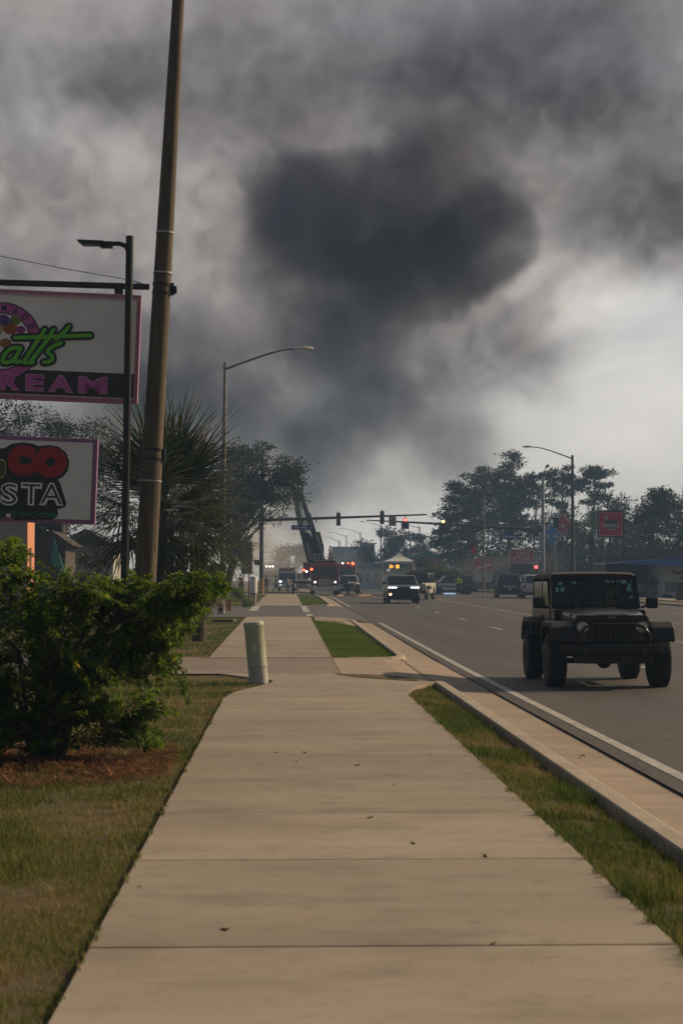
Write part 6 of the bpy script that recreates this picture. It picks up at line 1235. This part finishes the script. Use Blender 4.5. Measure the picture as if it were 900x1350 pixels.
# ---------------- people ----------------
SKIN=mat('skin',(.42,.25,.17),.6,var=.06); HAIR=mat('dark hair',(.03,.02,.015),.8)
def person(label,loc,rz,J,cols,hgt=1.75,hat=None,group=None,scale=1.):
    """J: overrides of joints (metres for a 1.75 m body, facing -y). One continuous skinned body."""
    D={'pel':(0,0,.95),'bel':(0,0,1.10),'che':(0,-.01,1.30),'nec':(0,0,1.46),'chi':(0,-.015,1.54),'hea':(0,-.02,1.63),'top':(0,-.005,1.72)}
    for s_,S_ in ((-1,'l'),(1,'r')):
        D.update({S_+'sh':(s_*.19,0,1.41),S_+'el':(s_*.25,.02,1.12),S_+'wr':(s_*.25,-.08,.88),S_+'hip':(s_*.10,0,.90),S_+'kn':(s_*.11,-.02,.50),S_+'an':(s_*.11,.02,.10),S_+'to':(s_*.12,-.16,.04)})
    D.update(J)
    names=list(D); V=[Vector(D[k]) for k in names]; ix={k:i for i,k in enumerate(names)}
    RD={'pel':(.155,.11),'bel':(.14,.10),'che':(.165,.11),'nec':(.055,.055),'chi':(.062,.065),'hea':(.078,.095),'top':(.055,.06),'sh':(.068,.068),'el':(.044,.044),'wr':(.030,.030),'hip':(.095,.095),'kn':(.062,.062),'an':(.042,.042),'to':(.038,.03)}
    E=[('pel','bel'),('bel','che'),('che','nec'),('nec','chi'),('chi','hea'),('hea','top')]; 
    for S_ in 'lr': E+=[('che',S_+'sh'),(S_+'sh',S_+'el'),(S_+'el',S_+'wr'),('pel',S_+'hip'),(S_+'hip',S_+'kn'),(S_+'kn',S_+'an'),(S_+'an',S_+'to')]
    Ei=[(ix[a],ix[b_]) for a,b_ in E]; rad=[RD.get(k,RD.get(k[1:])) for k in names]; reg=[]
    for a,b_ in E:
        k=b_ if len(b_)==3 or b_ in('pel',) else b_[1:]
        reg.append({'bel':1,'che':1,'nec':1,'chi':0,'hea':0,'top':0,'sh':1,'el':1,'wr':cols[3] if len(cols)>3 else 1,'hip':2,'kn':2,'an':2,'to':2}.get(b_ if b_ in RD else b_[1:],1))
    segs=[(V[a],V[b_],r_) for (a,b_),r_ in zip(Ei,reg)]
    for S_ in 'lr':   # palm and five unequal bent fingers
        w0=V[ix[S_+'wr']]; d=(w0-V[ix[S_+'el']]).normalized(); sd=Vector((0,1,0)); sd=(sd-d*sd.dot(d)); sd=sd.normalized() if sd.length>.01 else Vector((1,0,0)); nn=d.cross(sd)*(1 if S_=='l' else -1)
        pm=w0+d*.055; V.append(pm); rad.append((.034,.024)); pi=len(V)-1; Ei.append((ix[S_+'wr'],pi)); segs.append((w0+d*.02,pm,0))
        for u,ln in ((-.030,.060),(-.010,.075),(.010,.070),(.030,.055)):
            a=pm+d*.035+sd*u; b_=a+d*ln*.55+nn*.01; c_=b_+d*ln*.3+nn*.03; i0=len(V); V+=[a,b_,c_]; rad+=[(.010,.010),(.009,.009),(.007,.007)]; Ei+=[(pi,i0),(i0,i0+1),(i0+1,i0+2)]; segs.append((a,c_,0))
        a=w0+d*.03-sd*.035; b_=a+d*.035-sd*.02+nn*.015; i0=len(V); V+=[a,b_]; rad+=[(.012,.012),(.009,.009)]; Ei+=[(pi,i0),(i0,i0+1)]; segs.append((a,b_,0))
    me=bpy.data.meshes.new('tmp'); me.from_pydata([tuple(v) for v in V],Ei,[]); o=bpy.data.objects.new('tmp',me); COL.objects.link(o)
    o.modifiers.new('s','SKIN'); 
    for i,r_ in enumerate(rad): me.skin_vertices[0].data[i].radius=r_; me.skin_vertices[0].data[i].use_root=(i==0)
    o.modifiers.new('u','SUBSURF').levels=1; o.modifiers['u'].render_levels=1
    bpy.context.view_layer.update(); dg=bpy.context.evaluated_depsgraph_get(); m2=bpy.data.meshes.new_from_object(o.evaluated_get(dg)); bpy.data.objects.remove(o)
    m2.materials.clear(); 
    for mm in (SKIN,cols[0],cols[1],BLACK): m2.materials.append(mm)
    for p in m2.polygons:
        c_=p.center; best=9;rg=1
        for a,b_,r_ in segs:
            ab=b_-a; f_=max(0,min(1,(c_-a).dot(ab)/max(1e-9,ab.length_squared))); dd=(a+ab*f_-c_).length
            if dd<best: best=dd;rg=r_
        if rg==2 and c_.z<.09 and V[ix['lan']].z<.2: rg=3
        p.material_index=rg; p.use_smooth=True
    m2.name='body'; root=thing('person',label,'person',loc,rz=rz,group=group); root.scale=(scale*hgt/1.75,)*3; link('body',m2,root)
    H_=V[ix['hea']]; up=(V[ix['top']]-V[ix['chi']]).normalized(); fw=Vector((0,-1,0)); fw=(fw-up*fw.dot(up)).normalized(); sd=up.cross(fw)
    hr=MB(); M=Matrix((sd,-fw,up)).transposed().to_4x4(); M.translation=H_
    if hat:
        hr.lathe([(.135,.035),(.14,.045),(.105,.055),(.10,.10),(.07,.135),(.001,.145)],16,M); hr.build('helmet',hat,root,smooth=True)
    else:
        hr.lathe([(.092,-.02),(.098,.03),(.088,.085),(.05,.118),(.001,.125)],16,M@Matrix.Translation((0,.018,0))); hr.build('hair',HAIR,root,smooth=True)
    fc=MB(); 
    for s_ in (-1,1): fc.ball(tuple(M@Vector((s_*.032,-.088,.012))),.010,8,6)
    fc.m=0; fc.tube([M@Vector((0,-.095,.005)),M@Vector((0,-.112,-.022))],[.008,.013],6).build('face_detail',SKIN,root); 
    for s_ in (-1,1): MB().ball(tuple(M@Vector((s_*.032,-.094,.012))),.007,8,6).build('eye',BLACK,root)
    MB().tube([M@Vector((-.02,-.094,-.045)),M@Vector((.02,-.094,-.045))],.004,5).build('mouth',mat('lips',(.25,.08,.07),.6),root)
    for s_ in (-1,1): MB().ball(tuple(M@Vector((s_*.085,.0,-.005))),(.012,.02,.03),8,6).build('ear',SKIN,root)
    return root
cloth=lambda n_,c_:mat(n_,c_,.9,var=.12,scale=8)
TURN=cloth('tan turnout coat',(.30,.22,.11)); DTR=cloth('dark trousers',(.02,.022,.03)); HV=cloth('hi-vis vest',(.45,.62,.05)); PSH=cloth('pale shirt',(.5,.45,.44)); RSH=cloth('red shirt',(.35,.06,.05)); NVY=cloth('navy uniform',(.015,.02,.035))
zr=lambda Y:rise(Y)+ROADZ+.004
person('officer in a yellow green vest standing before the police vehicle',(gx(603.5,164),164,zr(164)),R(10),{'lel':(-.33,-.02,1.15),'lwr':(-.22,-.22,1.05),'rel':(.33,-.02,1.15),'rwr':(.20,-.22,1.08)},(HV,NVY),hgt=1.8,hat=NVY)
q=lp(434.8,748.,159.5)+lt.location
person('firefighter in a pale coat standing on top of the ladder truck',(gx(435,159.6),159.6,lt.location.z+2.86),R(35),{'lel':(-.26,-.12,1.2),'lwr':(-.18,-.36,1.12),'rel':(.26,-.12,1.18),'rwr':(.16,-.36,1.10)},(PSH,DTR),hgt=1.5)
person('firefighter in a pale shirt bending over the hose right of the truck',(gx(471.5,157),157,zr(157)),R(-60),{'bel':(0,-.10,1.04),'che':(0,-.32,1.10),'nec':(0,-.46,1.08),'chi':(0,-.53,1.03),'hea':(0,-.61,.99),'top':(0,-.69,.95),'lsh':(-.18,-.38,1.05),'rsh':(.18,-.38,1.05),'lel':(-.20,-.46,.78),'rel':(.20,-.46,.78),'lwr':(-.14,-.55,.54),'rwr':(.14,-.55,.54),'lkn':(-.15,-.10,.52),'rkn':(.15,.05,.50),'lan':(-.16,-.02,.10),'ran':(.16,.22,.10),'rto':(.17,.05,.04)},(PSH,DTR))
person('person in a pale shirt and dark trousers standing left of the ladder truck',(gx(379,172),172,zr(172)),R(20),{'lel':(-.34,.02,1.14),'lwr':(-.20,-.10,.95),'rel':(.34,.02,1.14),'rwr':(.20,-.10,.95)},(PSH,DTR),hgt=1.7)
person('hazy person walking left past the striped signal mast',(gx(364,182),182,zr(182)),R(-80),{'lkn':(-.10,-.22,.52),'lan':(-.10,-.38,.12),'lto':(-.11,-.55,.06),'rkn':(.10,.10,.50),'ran':(.10,.38,.14),'rto':(.10,.24,.04),'lwr':(-.22,.16,.92),'rwr':(.22,-.24,.95)},(cloth('grey coat',(.16,.17,.18)),DTR),hgt=1.78)
person('hazy person in dark clothes just right of the striped base',(gx(350.5,176),176,zr(176)),R(160),{},(cloth('dark coat',(.06,.065,.07)),DTR),hgt=1.82)
person('person in a red shirt standing left behind the guide sign posts',(gx(317,148),148,gz(-3,148)),R(0),{'lel':(-.3,.02,1.14),'lwr':(-.2,-.15,1.02)},(RSH,DTR))
person('driver with raised hand at the wheel of the dark off-roader',(5.2+.38,JY+1.90,JZ+.10),0,{'pel':(0,0,.82),'bel':(0,.02,.95),'che':(0,.05,1.14),'nec':(0,.04,1.30),'chi':(0,.0,1.37),'hea':(0,-.02,1.46),'top':(0,0,1.54),'lsh':(-.18,.04,1.24),'rsh':(.18,.04,1.24),'lel':(-.24,-.14,1.02),'rel':(.26,-.12,1.06),'lwr':(-.14,-.38,1.16),'rwr':(.16,-.36,1.24),'lhip':(-.10,-.04,.80),'rhip':(.10,-.04,.80),'lkn':(-.14,-.42,.86),'rkn':(.14,-.42,.86),'lan':(-.14,-.62,.52),'ran':(.14,-.62,.52),'lto':(-.14,-.78,.50),'rto':(.14,-.78,.50)},(cloth('tan shirt',(.28,.18,.11)),DTR))
# ---------------- smoky air ----------------
hb=MB().box(-420,420,-70,560,-1.5,24).build('haze',bpy.data.materials.new('haze air')); hm=hb.data.materials[0]; hm.use_nodes=True; nt=hm.node_tree; nt.nodes.clear()
v=N(nt,'ShaderNodeVolumePrincipled'); v.inputs['Color'].default_value=(.34,.56,.92,1); v.inputs['Density'].default_value=.0008; v.inputs['Anisotropy'].default_value=.2
o=N(nt,'ShaderNodeOutputMaterial'); L(nt,v.outputs[0],o.inputs['Volume']); hb['kind']='stuff'
k=PY/F
X0=at(-700,765,PY).x; X1=at(1500,765,PY).x
sp=smoke('smoke_plume',B,(X0,PY-75,2),(X1,PY+110,at(450,-450,PY).z),(540,66,300),SM,34,.024,(.34,.66,.72,1.26),.022,9)
tag(sp,'huge dark grey plume of smoke billowing up over the street','smoke',kind='stuff')

GS=smoke_material('drifting grey smoke',(.66,.62,.56),.034,.2,(0,0,0))
def gb(px,py,rx,ry,s,Y,ryd):
    k=Y/F; p=at(px,py,Y); return ((p.x,p.y,p.z),(rx*k,ryd,ry*k),s)
GB=[gb(350,735,45,50,1.0,225,16),gb(385,750,40,34,.8,232,16),gb(330,690,40,70,.7,235,18),gb(405,700,36,50,.45,245,18),gb(360,650,40,60,.5,250,20),gb(300,720,50,60,.8,240,18),gb(440,745,50,20,.35,240,14),gb(520,762,70,12,.4,235,12),gb(620,750,70,20,.45,215,12),gb(700,745,60,22,.3,212,10)]
gs=smoke('drifting_smoke',GB,(at(220,765,270).x,195,rise(200)-.1),(at(800,765,240).x,272,19),(150,50,50),GS,9,.07,(.35,.65,.2,1.7),.12,6,3.)
tag(gs,'pale grey smoke drifting low across the far junction by the fire trucks','smoke',kind='stuff')
